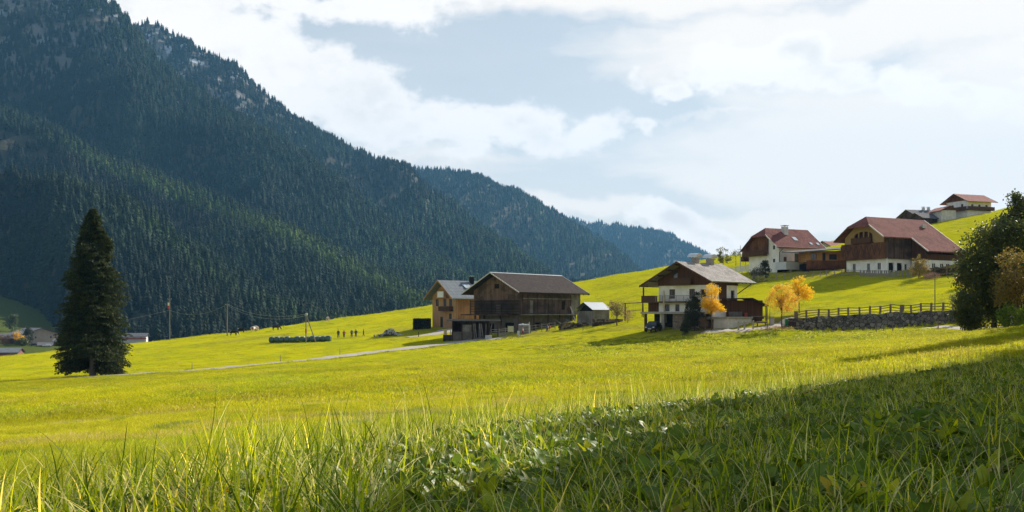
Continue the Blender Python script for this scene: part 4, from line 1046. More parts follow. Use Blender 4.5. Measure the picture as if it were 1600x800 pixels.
def build_hill_house():
    p = at(1217, 222); zb = 8.5
    T = thing('hillside_house', 'white hillside house with red-brown clipped-gable roof, wooden balcony gable and white terrace', 'house', (p.x, p.y, zb), radians(27))
    W, L, s, zr = 10.0, 12.0, .783, 11.0; zt = zr-s*W/2-.3
    wg = [(1.2, 1.9, 5.9, 6.8), (1.2, 1.9, 3.0, 3.8)]; ws = [(1.4, 2.3, 3.1, 4.2), (4.6, 7.6, 2.9, 5.1), (9.2, 10.4, 3.0, 4.4)]
    b = MB(); panel(b, 'g', 0, 0, W, -2, zt, wg, .3); panel(b, 's', 0, .3, L, -2, zt, ws, .3); panel(b, 'g', L, .3, W, -2, zt, (), -.3); panel(b, 's', W, .3, L-.3, -2, zt, (), -.3)
    gable_fill(b, 0, .3, 0, W, zt, W/2, zr-.35) if False else b.slab([(0, 0, zt), (0, W, zt), (0, W/2+2.6, zr-.35-s*2.6), (0, W/2-2.6, zr-.35-s*2.6)], (.3, 0, 0)); b.build('wall', WHITE, T)
    for w in wg: window(T, 'g', 0, *w, BRN, 1)
    window(T, 's', 0, *ws[0], BRN, 1); window(T, 's', 0, *ws[1], plain('green_frame', (.12, .17, .13), .5), 4, name='conservatory_window'); window(T, 's', 0, *ws[2], BRN, 1)
    b = MB(); b.box(-.35, -.02, 3.3, W+.5, 4.9, 7.4); b.slab([(-.35, 3.3, 7.4), (-.35, W+.5, 7.4), (-.35, W/2+1.9, zr-.5-s*1.9), (-.35, 3.3, zr-.6-s*1.9)], (.33, 0, 0)); b.build('gable_boards', REDW, T)
    f = MB().box(-1.3, -.36, 3.3, W+.9, 4.6, 4.8).build('balcony', BRN, T); railing(f, 'railing', 'g', -1.33, 3.3, W+.9, 4.7, 1.05, BRNW, solid=True)
    f = MB().box(-1.0, 2.5, W+.52, W+1.6, 3.6, 3.8).build('balcony', BRN, T); railing(f, 'railing', 's', W+1.6, -1.0, 2.5, 3.7, 1.0, BRNW, solid=True); railing(f, 'railing', 'g', -1.05, W+.6, W+1.6, 3.7, 1.0, BRNW, solid=True)
    # terrace with white parapet on posts
    f = MB().box(-.8, 7.2, -3.2, -.003, 1.35, 1.55).build('terrace', CONC, T)
    b = MB(); b.box(-.8, 7.2, -3.35, -3.2, 1.2, 2.9).box(-.95, -.8, -3.35, -.02, 1.2, 2.9).box(7.2, 7.35, -3.35, -.02, 1.2, 2.9); b.build('parapet', plain('white_parapet', (.58, .60, .60), .8, .15, 1.2), f)
    MB().box(-1.0, 7.4, -3.42, -3.15, 2.905, 3.0).build('red_coping', plain('red_coping_paint', (.33, .05, .06), .6), f)
    for x in (.6, 3.6, 6.9): MB().box(x, x+.4, -3.1, -2.7, -2, 1.34).build('pillar', CONC, f)
    MB().box(-.5, 7, -.12, -.02, -1.8, 1.3).build('dark_undercroft', DARKV, T)
    rf = halfhip_roof(T, -1.4, L+1.2, -1.0, W+1.3, W/2, zr, s, 1.9, 1.7, .22, R_RED, PALEW)
    z = lambda y: zr-s*(W/2-y)
    MB().slab([(5.8, 1.3, z(1.3)+.1), (6.9, 1.3, z(1.3)+.1), (6.9, 2.3, z(2.3)+.1), (5.8, 2.3, z(2.3)+.1)], .09).build('skylight', plain('skylight_glass', (.6, .66, .72), .08), rf)
    for x in (9.6, 11.6): MB().slab([(x, .1, z(.1)+.1), (x+.7, .1, z(.1)+.1), (x+.7, .7, z(.7)+.1), (x, .7, z(.7)+.1)], .09).build('skylight', plain('skylight_glass', (.6, .66, .72), .08), rf)
    chimney(T, 5.0, 3.6, z(3.6)-.6, zr+.35, 1.1, WHITE2, DARKV)
    MB().tube([(.5, -.9, z(-1)-.25), (.15, -.12, z(-1)-1.1), (.15, -.12, 1.6)], .07, 6).build('downpipe', plain('dark_pipe', (.05, .06, .05), .5), T)
    MB().slab([(-1.4, -1.12, z(-1)+.0), (L+1.2, -1.12, z(-1)), (L+1.2, -.98, z(-1)+.04), (-1.4, -.98, z(-1)+.04)], .12).build('gutter', BRN, rf)
def build_annex():
    d = 216; x0, x1 = (1259-800)/F*d, (1321-800)/F*d; w = x1-x0; zb = 8.6
    T = thing('wooden_annex', 'small orange and brown wooden annex between the two red-roofed hillside buildings', 'annex', (x0, d, zb), radians(3))
    wn_ = [(1.2, 2.4, 3.2, 4.5), (3.7, 4.4, 2.6, 4.6), (5.2, 6.9, 3.1, 4.3)]
    b = MB(); panel(b, 's', 0, .2, w, 2.6, 5.0, wn_, .2); b.box(w-.2, w, .2, 5, 2.6, 5.3); b.box(0, .2, .0, 5, 2.6, 4.8); b.box(.2, w-.2, 4.8, 5, 2.6, 5); b.build('upper_wall', OAK, T)
    for i, q in enumerate(wn_): window(T, 's', 0, *q, BRN, 1 if i != 1 else 0, name='window' if i != 1 else 'door')
    f = MB().box(-.3, w, -1.3, -.004, 2.3, 2.55).build('balcony', BRN, T); railing(f, 'boarded_railing', 's', -1.35, -.3, w, .9, 1.95, REDW, solid=True)
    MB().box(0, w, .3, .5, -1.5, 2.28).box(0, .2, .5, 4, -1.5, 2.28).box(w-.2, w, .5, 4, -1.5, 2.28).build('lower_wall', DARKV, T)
    for i in range(4): MB().box(.1+i*(w-.5)/3, .35+i*(w-.5)/3, -1.2, -1.0, -1.5, 2.29).build('post', BRN, T)
    MB().slab([(-3.4, -1.5, 4.65), (w+.3, -1.5, 5.55), (w+.3, 5.6, 6.1), (-3.4, 5.6, 5.2)], .22).build('roof', R_SLATE, T)
def build_hill_barn():
    p = at(1383, 200); zb = 8.1
    T = thing('hillside_barn', 'long hillside barn with big red-brown roof, ochre gable and arched balcony', 'barn', (p.x, p.y, zb), radians(28))
    W, L, s, zr = 10.9, 17.0, .713, 11.9; zt = zr-s*W/2-.3; yr = W/2
    b = MB()
    hg = [(8.1, 8.9, 0.4, 2.3), (4.3, 5.1, .4, 2.2), (1.5, 2.4, .8, 2.2)]
    panel(b, 'g', .5, 0, W, -2, 3.2, hg, .3); panel(b, 's', .5, .8, 8.4, -2, 3.2, [(1.6, 3.0, -.5, 2.2), (4.0, 5.5, .2, 2.2), (6.2, 6.9, .6, 2.0)], .3)
    b.build('ground_floor_wall', WHITE, T)
    for q in hg: window(T, 'g', .5, *q, plain('grey_frame', (.3, .3, .3), .6), 1)
    arch = MB(); n = 8
    for (a0, a1) in ((1.6, 3.0), (4.0, 5.5)):
        pts = [(a0, .62, -.5), (a1, .62, -.5), (a1, .62, 1.4)]+[((a0+a1)/2+(a1-a0)/2*cos(pi*i/n), .62, 1.4+.8*sin(pi*i/n)) for i in range(1, n)]+[(a0, .62, 1.4)]; arch.slab(pts, (0, .1, 0))
    arch.build('arched_door', DARKV, T); MB().box(6.2, 6.9, .62, .7, .6, 2.0).build('window', GLASS, T)
    # brown carved cladding on the gable
    b = MB(); b.box(-.35, .3, -.1, W+.3, 3.0, 6.3); b.build('gable_boards', REDW, T)
    b = MB()
    for i in range(8):
        y = .3+i*1.38; b.slab([(-.42, y, 5.9), (-.42, y+.16, 5.9), (-.42, y+.85, 3.7), (-.42, y+.69, 3.7)], (.06, 0, 0)); b.slab([(-.48, y+1.2, 5.9), (-.48, y+1.36, 5.9), (-.48, y+.69, 3.7), (-.48, y+.53, 3.7)], (.055, 0, 0))
    b.build('cross_braces', BRN, T)
    yw = 2.0/s
    b = MB(); oh = [(3.2, 8.0, 6.6, 8.5)]; zz = 8.7
    panel(b, 'g', 0, .35, W-.35, 6.3, zt-.0, [(3.2, 8.0, 6.6, 20)], .3)
    b.slab([(0, 0.35, zt), (0, 3.2, zt), (0, 3.2, zr-s*(yr-3.2)-.4), (0, 0.35, zt+.02)], (.3, 0, 0)); b.slab([(0, W-.35, zt), (0, 8.0, zt), (0, 8.0, zr-s*(8.0-yr)-.4), (0, W-.35, zt+.02)], (.3, 0, 0))
    pts = [(0, 3.2, 7.9)]+[(0, 5.6-2.4*cos(pi*i/8), 7.9+.9*sin(pi*i/8)) for i in range(1, 8)]+[(0, 8.0, 7.9), (0, 8.0, zr-s*(8.0-yr)-.4), (0, yr+2.1, zr-s*2.1-.45), (0, yr-2.1, zr-s*2.1-.45), (0, 3.2, zr-s*(yr-3.2)-.4)]
    b.slab(pts, (.3, 0, 0)); b.build('ochre_gable', YELW, T)
    MB().box(.9, 1.0, 2.9, 8.3, 6.4, 9.0).build('balcony_recess', BRNW, T)
    f = MB().box(-.8, .9, 3.0, 8.2, 6.32, 6.5).build('balcony', BRN, T); railing(f, 'railing', 'g', -.82, 3.0, 8.2, 6.4, 1.1, BRNW, solid=True)
    for y in (4.3, 5.6, 6.9): MB().box(.05, .25, y-.12, y+.12, 7.5, 8.85).build('arch_post', YELW, T)
    # side
    b = MB(); panel(b, 's', 0, .3, L, 3.0, zt, (), .3); b.box(L-.3, L, .3, W, -2, zt); gable_fill(b, L-.3, .3, 0, W, zt, yr, zr-.3); b.box(.3, L-.3, W-.3, W, -2, zt); b.build('boarded_wall', OLDW, T)
    for x in (.1, 2.6, 5.2): MB().box(x, x+.2, -.12, -.004, 3.0, zt).build('batten', BRN, T)
    # lower bay under the long roof slope
    wb = [(9.1, 10.2, 1.1, 2.1), (11.5, 12.6, 1.1, 2.1), (13.3, 14.5, 1.1, 2.1), (15.3, 16.3, 1.1, 2.1)]
    b = MB(); panel(b, 's', -3.8, 8.0, L-.3, -2.5, 2.7, wb, .3); panel(b, 'g', 7.7, -3.8, .0, -2.5, 2.7, (), .3); b.build('bay_wall', WHITE, T)
    for q in wb: window(T, 's', -3.8, *q, WHITE, 1, pane=GLASS)
    b = MB(); b.box(7.68, L, -3.86, -3.5, 2.7, 3.9); b.slab([(7.68, -3.5, 2.7), (7.68, -.01, 2.7), (7.68, -.01, zr-s*(yr+.01)-.3), (7.68, -3.5, zr-s*(yr+3.5)-.3)], (.2, 0, 0)); b.slab([(L-.2, -3.5, -2.5), (L-.2, -.01, -2.5), (L-.2, -.01, zr-s*(yr+.01)-.3), (L-.2, -3.5, zr-s*(yr+3.5)-.3)], (.2, 0, 0)); b.build('bay_boards', BRNW, T)
    rf = halfhip_roof(T, -1.5, L+1.0, -1.0, W+1.3, yr, zr, s, 2.1, 1.9, .24, R_RED, PALEW, slide=(6.6, -5.0))
    z = lambda y: zr-s*(yr-y)
    v = MB().box(14.2, 15.2, 2.6, 3.2, z(2.6)-.2, z(2.6)+.75).build('roof_vent', plain('vent_sheet', (.5, .5, .5), .5), rf)
    # lean-to wing at the far end
    b = MB(); b.box(L+.01, L+3.2, -3.0, 4, -2, 4.4); b.build('end_wing_wall', BRNW, T)
    MB().slab([(L+.1, -4.0, 4.6), (L+4.2, -4.0, 4.3), (L+4.2, 4.5, 5.6), (L+.1, 4.5, 6.4)], .2).build('end_wing_roof', R_RED, T)
def simple_house(name, label, cat, px, d, rz, W, L, he, s, wm, rm, zb=None, drop=1.5, ov=.9, wins=True, bands=None, chim=None, group=None, upper=None):
    p = at(px, d); zb = p.z if zb is None else zb
    T = thing(name, label, cat, (p.x, p.y, zb), rz, group); zr = he+s*W/2+.25
    b = MB(); hg = [(W*.2, W*.2+.9, he*.55, he*.55+1.1), (W*.65, W*.65+.9, he*.55, he*.55+1.1)]; hs = [(L*f, L*f+.9, he*.5, he*.5+1.1) for f in (.15, .45, .75)]
    if not wins: hg = hs = []
    panel(b, 'g', 0, 0, W, -drop, he, hg, .25); panel(b, 'g', L, 0, W, -drop, he, (), -.25); panel(b, 's', 0, .25, L-.25, -drop, he, hs, .25); panel(b, 's', W, .25, L-.25, -drop, he, hs, -.25)
    b.build('wall', wm, T)
    b = MB(); gable_fill(b, 0, .25, 0, W, he, W/2, zr-.22); gable_fill(b, L-.25, .25, 0, W, he, W/2, zr-.22); b.build('gable', upper or wm, T)
    for h in hg: window(T, 'g', 0, *h, BRN, 1)
    for h in hs: window(T, 's', 0, *h, BRN, 1); window(T, 's', W, *h, BRN, 1, sg=-1)
    rf = roof_two(-ov, L+ov, -ov, W+ov, W/2, zr, s, t=.18).build('roof', rm, T)
    for x in (-ov-.05, L+ov): barge(x, -ov, W+ov, W/2, zr, s, .25, .05).build('barge_board', BRN, rf)
    if bands:
        for (plane, z0, z1, m) in bands:
            b = MB(); 
            if 'g' in plane: b.box(-1.0, -.02, -.6, W, z0, z0+.15); b.box(-1.05, -1.0, -.6, W, z0, z1)
            if 's' in plane: b.box(-.6, L+.3, -1.0, -.02, z0-.003, z0+.147); b.box(-1.0, L+.3, -1.08, -1.0, z0, z1)
            b.build('balcony', m, T)
    for (x, y) in (chim or []): chimney(T, x, y, zr-s*abs(y-W/2)-.5, zr+.7, .7, WHITE2, DARKV)
    return T
build_barn(); build_wood_house(); build_white_house(); build_timber_shed(); build_hill_house(); build_annex(); build_hill_barn()
# houses higher up the hill
simple_house('hilltop_house', 'white house with pale red roof and dark balcony band, highest on the hill', 'house', 1512, 300, radians(20), 8.5, 9.2, 4.6, .49, WHITE, R_RED2, zb=29.6, bands=[('gs', 1.6, 2.7, BRN)], upper=REDW, ov=1.3)
simple_house('slate_roof_house', 'dark house with grey slate roof and two chimneys below the hilltop house', 'house', 1432, 305, radians(14), 8.0, 8.2, 3.6, .45, OLDW, R_SLATE, zb=26.6, chim=[(5.4, 4), (7.2, 4)], wins=False)
simple_house('gabled_garage', 'small white garage with reddish gable between the slate roof house and the hilltop house', 'garage', 1494, 298, radians(97), 4.6, 6.5, 2.6, .48, WHITE2, R_RED2, zb=28.3, wins=False, upper=REDW, ov=.7)
simple_house('slate_roof_wing', 'lower dark outbuilding with grey slate roof stepping down beside the two-chimney house', 'outbuilding', 1443, 298, radians(20), 5.4, 6.2, 2.2, .50, OLDW, R_SLATE, zb=26.6, wins=False)
simple_house('distant_cottage', 'tiny distant cottage with faded pink-grey roof between the two red roofed farm buildings', 'house', 1300, 270, radians(35), 5.0, 6.0, 3.0, .55, WHITE2, R_RED2, zb=15.2, wins=False)
# village in the valley, far left
V1 = simple_house('village_barn', 'large village building with wide grey roof and pinkish gable wall, left of the tall spruce', 'building', 91, 566, radians(140), 19, 19, 6.0, .31, plain('pinkish_render', (.38, .30, .26), .9, .12, .6), R_SLATE, zb=-17.2, drop=5, ov=1.2)
simple_house('village_chalet', 'dark brown village chalet with gable roof at the far left edge', 'house', 2, 552, radians(28), 10, 12, 5.0, .48, BRNW, R_SLATE, zb=-18.6, drop=4, ov=1.2, upper=BRNW)
simple_house('village_red_house', 'dull red village house with pale grey roof just behind the meadow, far left', 'house', -8, 430, radians(8), 8, 9.2, 3.6, .40, plain('dull_red_render', (.22, .095, .085), .9, .15, .5), R_GREY, zb=-20.4, drop=4, ov=.6, wins=False)
simple_house('village_white_house', 'white village house with grey roof and red balcony flowers right of the tall spruce', 'house', 192, 640, radians(12), 9, 14.0, 3.6, .42, WHITE2, R_SLATE, zb=-18.3, drop=4, ov=.9, bands=[('s', 1.9, 2.7, plain('red_flower_band', (.35, .10, .08), .8, .4, 6))])
simple_house('village_low_house', 'low village house with dark grey roof next to the white village house', 'house', 236, 690, radians(14), 9, 11.5, 2.4, .40, OLDW, R_SLATE, zb=-18.4, drop=4, ov=.9, wins=False, chim=[(6, 5)])
simple_house('village_pavilion', 'small dark hut with grey roof in front of the pinkish village building', 'hut', 60, 535, radians(24), 5.5, 6.5, 2.2, .45, OLDW, R_SLATE, zb=-19.2, drop=3, ov=.8, wins=False)
simple_house('village_low_barn', 'low village outbuilding with grey roof partly behind the spruce', 'outbuilding', 84, 545, radians(20), 6, 9, 3.4, .42, OLDW, R_SLATE, zb=-18.6, drop=3, ov=.8, wins=False)
def small_shed():
    p = at(927, 190); zb = -2.1
    T = thing('tin_roof_shed', 'small grey board shed with shiny tin roof at the right end of the old barn', 'shed', (p.x, p.y, zb), radians(38))
    W, L, s, zr = 4.6, 4.2, .55, 4.3; zt = zr-s*W/2-.1
    b = MB(); panel(b, 'g', 0, 0, W, -.9, zt-.35, (), .1); panel(b, 's', 0, .1, L, -.9, zt, (), .1); panel(b, 'g', L, .1, W, -.9, zt, (), -.1); panel(b, 's', W, .1, L-.1, -.9, zt, (), -.1); b.build('wall', GREYW, T)
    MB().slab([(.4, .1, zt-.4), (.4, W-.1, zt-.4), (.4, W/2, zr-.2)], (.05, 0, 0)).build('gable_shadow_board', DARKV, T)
    roof_two(-.5, L+.4, -.35, W+.35, W/2, zr, s, t=.06).build('roof', plain('tin_sheet', (.34, .36, .39), .4, .12, 2.5, .5, .75, .3), T)
small_shed()
def lean_to():
    d = 188; x0, x1 = (706-800)/F*d, (764-800)/F*d; w = x1-x0; zb = (HOR-528)/F*d
    T = thing('open_lean_to', 'low open-fronted lean-to shed with flat board roof in front of the old barn', 'shed', (x0, d, zb), radians(2))
    MB().slab([(-.9, -.7, 3.35), (w+2.2, -.7, 3.3), (w+2.2, 4.6, 3.5), (-.9, 4.6, 3.55)], .16).build('roof', planks('lean_roof', (.10, .085, .075), (.17, .15, .135), .25), T)
    MB().box(0, w, 4, 4.15, -.8, 3.3).box(0, .15, 0, 4, -.8, 3.3).box(w, w+.15, 0, 4, -.8, 3.3).build('wall', OLDW, T)
    MB().box(-.05, w*.55, -.12, .12, -.8, 1.15).build('plinth_wall', plain('old_masonry', (.13, .115, .10), .95), T)
    MB().box(w*.27, w*.53, -.06, .0, 1.16, 2.5).build('board_panel', GREYW, T)
    for x in (0.0, w*.26, w*.55, w-.05, w+1.6): MB().box(x, x+.18, -.35, -.17, -.9, 3.2).build('post', OLDW, T)
    r = random.Random(4)
    for i in range(7): x = w*.60+i*.42; a = r.uniform(-.5, .9); MB().slab([(x, -.9, -.6), (x+.16, -.9, -.6), (x+a+.16, -.25, 2.7), (x+a, -.25, 2.7)], (0, .06, 0)).build('leaning_board', GREYW, T)
lean_to()
# ---------------------------------------------------------------- trees
def quads(C, D, S, L, Wd):
    """leaf quads: centre base C, direction D, side S, length L, width Wd -> diamond shaped faces"""
    n = len(C); a = C; b = C+D*L[:, None]*.45+S*Wd[:, None]*.5; c = C+D*L[:, None]; d = C+D*L[:, None]*.45-S*Wd[:, None]*.5
    V = np.stack([a, b, c, d], 1).reshape(-1, 3); Fc = np.arange(4*n).reshape(n, 4); return V, Fc
def unit(v): return v/np.maximum(np.linalg.norm(v, axis=-1, keepdims=True), 1e-9)
def spruce_crown_mesh(seed, H, prof, mat, nb=900, per=62, base=.055, size=.42):
    r = np.random.RandomState(seed); tz = r.rand(nb)**1.2; tz = base+(1-base)*tz; az = r.uniform(0, 6.283, nb)
    low = (tz < .15) & (np.abs(az-4.71) < .55); tz = np.where(low, tz+.2, tz)
    lob = 1+.16*np.sin(az*3+tz*25)+.20*vnoise(az*1.6, tz*16, 5)
    R = np.interp(tz, [a for a, b in prof], [b for a, b in prof])*lob*r.uniform(.70, .98, nb)
    T = r.rand(nb, per)**.62; T = np.where(tz[:, None] < .13, .22+.78*T, T)
    droop = .10+.22*(1-tz)
    rad = R[:, None]*T; z = tz[:, None]*H+.10*H*.3*0+rad*.25*(tz[:, None]-.25)-droop[:, None]*R[:, None]*T**2*.9+.22*R[:, None]*np.clip(T-.75, 0, 1)
    az2 = az[:, None]+r.normal(0, .10, (nb, per))*(1.2-T*.5)
    P = np.stack([rad*np.cos(az2), rad*np.sin(az2), z], -1)+r.normal(0, .07, (nb, per, 3))*np.array([1, 1, .6])
    out = np.stack([np.cos(az2), np.sin(az2), 0*az2-.2], -1)
    D = unit(out*r.uniform(.2, 1.1, (nb, per, 1))+r.normal(0, .55, (nb, per, 3))+np.array([0, 0, -.55])); S = unit(np.cross(D, r.normal(0, 1, (nb, per, 3))))
    L = size*r.uniform(.5, 1.25, (nb, per)); W_ = L*r.uniform(.28, .5, (nb, per))
    V, Fc = quads(P.reshape(-1, 3), D.reshape(-1, 3), S.reshape(-1, 3), L.ravel(), W_.ravel())
    V[:, 2] = np.maximum(V[:, 2], .12); return np_mesh('crown', V, Fc, mat)
def leaf_crown_mesh(seed, blobs, n, leaf, mat, hollow=.35, cl=.30, ncl=None):
    """leaf clumps on the outer part of several ellipsoids; blobs (x,y,z,rx,ry,rz,weight)"""
    r = np.random.RandomState(seed); W_ = np.array([b[6] for b in blobs], float); W_ /= W_.sum(); ncl = ncl or max(30, n//42)
    k = r.choice(len(blobs), ncl, p=W_); B = np.array(blobs)[k]
    u = unit(r.normal(0, 1, (ncl, 3))); q = hollow+(1-hollow)*r.rand(ncl)**.55; q = q*(1+.18*vnoise(u[:, 0]*2.2+k, u[:, 1]*2.2+u[:, 2]*2, seed))
    Cc = B[:, :3]+u*B[:, 3:6]*q[:, None]; cs = cl*r.uniform(.5, 1.4, ncl)
    j = r.randint(0, ncl, n); P = Cc[j]+np.clip(r.normal(0, 1, (n, 3)), -1.7, 1.7)*cs[j][:, None]*np.array([1, 1, .75])
    D = unit(r.normal(0, 1, (n, 3))+np.array([0, 0, -.3])); S = unit(np.cross(D, r.normal(0, 1, (n, 3)))); L = leaf*r.uniform(.6, 1.35, n)
    V, Fc = quads(P, D, S, L, L*.75); return np_mesh('crown', V, Fc, mat)
def limbs(mb, seed, base, h, r0, crown_c, crown_r, n=14, fork=.35):
    """trunk with forked limbs reaching into the crown"""
    r = random.Random(seed); top = Vector((crown_c[0], crown_c[1], h))
    pts = [Vector(base)]; m = 6
    for i in range(1, m+1): t = i/m; pts.append(Vector(base).lerp(top, t)+Vector((r.uniform(-.03, .03)*h*.4, r.uniform(-.03, .03)*h*.4, 0)))
    mb.tube(pts, [r0*(1.25 if i == 0 else 1)*(1-.85*i/m) for i in range(m+1)], 7)
    for i in range(n):
        t = fork+(1-fork)*r.random()*.95; s = Vector(base).lerp(top, t); a = r.uniform(0, 6.28); u = Vector((cos(a), sin(a), r.uniform(.1, 1.0))).normalized()
        e = Vector(crown_c)+Vector((u.x*crown_r[0], u.y*crown_r[1], (u.z-.45)*crown_r[2]*1.2))*r.uniform(.6, .92); e.z = max(e.z, s.z+.1)
        mid = s.lerp(e, .5)+Vector((0, 0, -.06*h*r.random())); rr = r0*(1-.8*t)*.6
        mb.tube([s, mid, e], [rr, rr*.6, rr*.2], 5)
        for q in range(3):
            e2 = mid.lerp(e, r.random())+Vector((r.uniform(-1, 1), r.uniform(-1, 1), r.uniform(-.2, 1)))*crown_r[0]*.4; mb.tube([mid.lerp(e, .3*q), e2], [rr*.4, rr*.1], 4)
    return mb
BARK = plain('bark', (.12, .095, .075), .95, .35, 4, .1, 0, .6); BARKG = plain('grey_bark', (.17, .15, .13), .95, .3, 4, .1, 0, .5)
SPRUCE = leafmat('spruce_needles', [(.009, .016, .007), (.028, .042, .012), (.105, .118, .024)], .34, .65, spec=.2, vscale=.9)
GOLD = leafmat('golden_leaves', [(.62, .34, .010), (.84, .50, .010), (.90, .62, .015), (.50, .44, .03)], .5, .6, vscale=1.5)
GOLDP = leafmat('pale_golden_leaves', [(.54, .26, .05), (.74, .42, .045), (.80, .52, .04), (.60, .38, .12)], .5, .6, vscale=1.2)
DKGRN = leafmat('dark_green_leaves', [(.03, .048, .013), (.06, .082, .02), (.10, .12, .025), (.16, .16, .032)], .35, .5, spec=.4, vscale=.6)
CYPR = leafmat('cypress_leaves', [(.022, .032, .016), (.042, .052, .024), (.07, .075, .036)], .25, .65, vscale=2)
TWIG = leafmat('bare_twig_leaves', [(.14, .085, .065), (.20, .12, .08), (.17, .12, .055)], .3, .8, vscale=2)
BRGOLD = leafmat('brown_gold_leaves', [(.17, .10, .03), (.28, .18, .04), (.22, .19, .045), (.36, .25, .06)], .45, .6, vscale=.8)
OLIVE = leafmat('olive_leaves', [(.10, .115, .03), (.15, .16, .04), (.19, .19, .06)], .4, .6, vscale=1.2)
BRIGHTL = leafmat('bright_green_leaves', [(.10, .17, .02), (.17, .25, .03), (.24, .30, .04)], .5, .55, vscale=1.2)
HEDGE = leafmat('hedge_leaves', [(.015, .024, .010), (.028, .040, .015)], .2, .6, vscale=2)
# the tall spruce on the left
SP_PROF = [(0, 3.0), (.05, 4.0), (.12, 4.6), (.2, 4.8), (.32, 4.6), (.47, 4.0), (.62, 3.35), (.77, 2.35), (.88, 1.45), (.95, .8), (1, .15)]
def spruce_trunk(H): return MB().tube([(0, 0, -1.0), (0, 0, .4), (.05, 0, H*.4), (0, 0, H*.98)], [.62, .46, .30, .05], 9)
p = at(145, 135)
hero = thing('spruce_tree', 'tall lone dark spruce standing in the meadow beside the track on the left', 'tree', p)
hc = link('crown', spruce_crown_mesh(5, 22.6, SP_PROF, SPRUCE, 2100, 84, size=.32), hero); ht = spruce_trunk(22.6).build('trunk', BARKG, hero)
shade_me = spruce_crown_mesh(9, 22.6, [(a, b*.78) for a, b in SP_PROF], SPRUCE, 400, 38, size=.52)
for (x, y, h) in [(33, 46, 30), (37.5, 54, 34), (26, 36, 26), (21, 28, 23), (17.5, 22, 20), (36, 41, 31), (26, 26, 26), (43.5, 62, 34), (52, 88, 34)]:
    t = thing('spruce_tree', 'tall dark spruce beyond the right edge of the meadow, shading the grassy bank', 'tree', (x, y, gz(x, y)-.3), random.uniform(0, 6), 'tall spruces shading the bank from the right')
    t.scale = (h/22.6*.92, h/22.6*.92, h/22.6); link('crown', shade_me, t); o = link('trunk', ht.data, t)
def leafy(name, label, px, d, h, trunk_r, blobs, n, leaf, mat, bark=BARK, seed=1, cl=.3, hollow=.35, nl=14, fork=.35, cat='tree', sink=.2, ncl=None, stem='trunk', fol='crown'):
    q = at(px, d); T = thing(name, label, cat, (q.x, q.y, q.z-.02))
    b = blobs[0]; mb = MB()
    if nl: limbs(mb, seed, (0, 0, -sink), h*.92, trunk_r, (b[0], b[1], b[2]), (b[3], b[4], b[5]), nl, fork).build(stem, bark, T)
    link(fol, leaf_crown_mesh(seed, blobs, n, leaf, mat, hollow, cl, ncl), T); return T
leafy('young_maple', 'golden yellow young tree in front of the white farmhouse', 1112, 150.5, 7.2, .10,
      [(0, 0, 4.9, 1.15, 1.15, 2.1, 3), (.5, 0, 3.7, 1.3, 1.2, 1.0, 1.6), (-.9, 0, 3.9, .9, .9, 1.1, 1), (1.4, 0, 3.3, .6, .6, .6, .5)], 5200, .17, GOLD, seed=2, cl=.26)
leafy('young_maple', 'pale orange-yellow young tree nearest the stone wall, on a bare thin trunk', 1222, 147.3, 7.1, .11,
      [(-.1, 0, 5.3, 1.5, 1.5, 1.8, 2.2), (.9, 0, 4.0, 1.7, 1.6, 1.2, 1.6), (-1.1, 0, 4.1, 1.3, 1.4, 1.2, 1.2), (.2, 0, 3.2, 2.0, 1.7, .8, .9)], 5000, .16, GOLDP, seed=3, cl=.30)
leafy('young_maple', 'deep golden young tree standing behind the pale orange one on the slope', 1249, 160, 6.3, .10,
      [(-.1, 0, 4.6, 1.1, 1.1, 1.4, 2), (.9, 0, 3.4, 1.3, 1.3, 1.1, 1.5), (-.8, 0, 3.3, 1.0, 1.0, 1.0, 1), (.3, 0, 2.6, 1.3, 1.2, .7, .7)], 4600, .17, GOLD, seed=4, cl=.27)
leafy('cypress_tree', 'dark green bushy cypress against the stone basement of the white farmhouse', 1085, 153.6, 6.5, .10,
      [(-.2, 0, 2.6, 1.35, 1.2, 2.5, 3), (.5, 0, 4.7, .55, .55, 1.6, 1), (1.0, 0, 1.7, .9, .9, 1.4, 1), (-.9, 0, 1.5, .8, .8, 1.4, .8)], 9500, .16, CYPR, seed=5, cl=.22, hollow=.2, nl=8)
leafy('clipped_bush', 'small round dark bush before the stone basement wall', 1070, 149.5, 2.0, .05, [(0, 0, 1.0, .58, .58, 1.05, 1)], 3200, .11, CYPR, seed=6, cl=.13, hollow=.5, nl=4, cat='bush')
leafy('reddish_shrub', 'reddish brown shrub between the cypress and the golden tree', 1099, 150.8, 2.2, .04, [(0, 0, 1.2, .75, .7, 1.1, 1)], 900, .12, TWIG, seed=7, cl=.2, nl=8, cat='shrub', fork=.05)
leafy('fruit_tree', 'nearly bare brown-purple fruit tree between the tin roof shed and the swing frame', 964, 180, 4.6, .13,
      [(0, 0, 3.2, 1.9, 1.7, 1.3, 2), (-.7, 0, 3.7, 1.2, 1.2, .8, 1)], 1900, .14, TWIG, seed=8, cl=.35, nl=30, fork=.25)
leafy('pink_shrub', 'small pinkish half-bare shrub beside the swing frame', 981, 183, 2.6, .05, [(0, 0, 1.4, 1.0, .9, 1.1, 1)], 700, .13, plain('pink_leaves', (.42, .25, .20), .8, .2), seed=9, cl=.25, nl=9, cat='shrub', fork=.05)
leafy('garden_spruce', 'small dark conifer below the terrace of the hillside house', 1196, 214, 4.0, .08, [(0, 0, 1.8, 1.05, 1.05, 1.9, 2), (0, 0, 3.2, .45, .45, .9, .7)], 3600, .18, CYPR, seed=10, cl=.2, hollow=.3, nl=5)
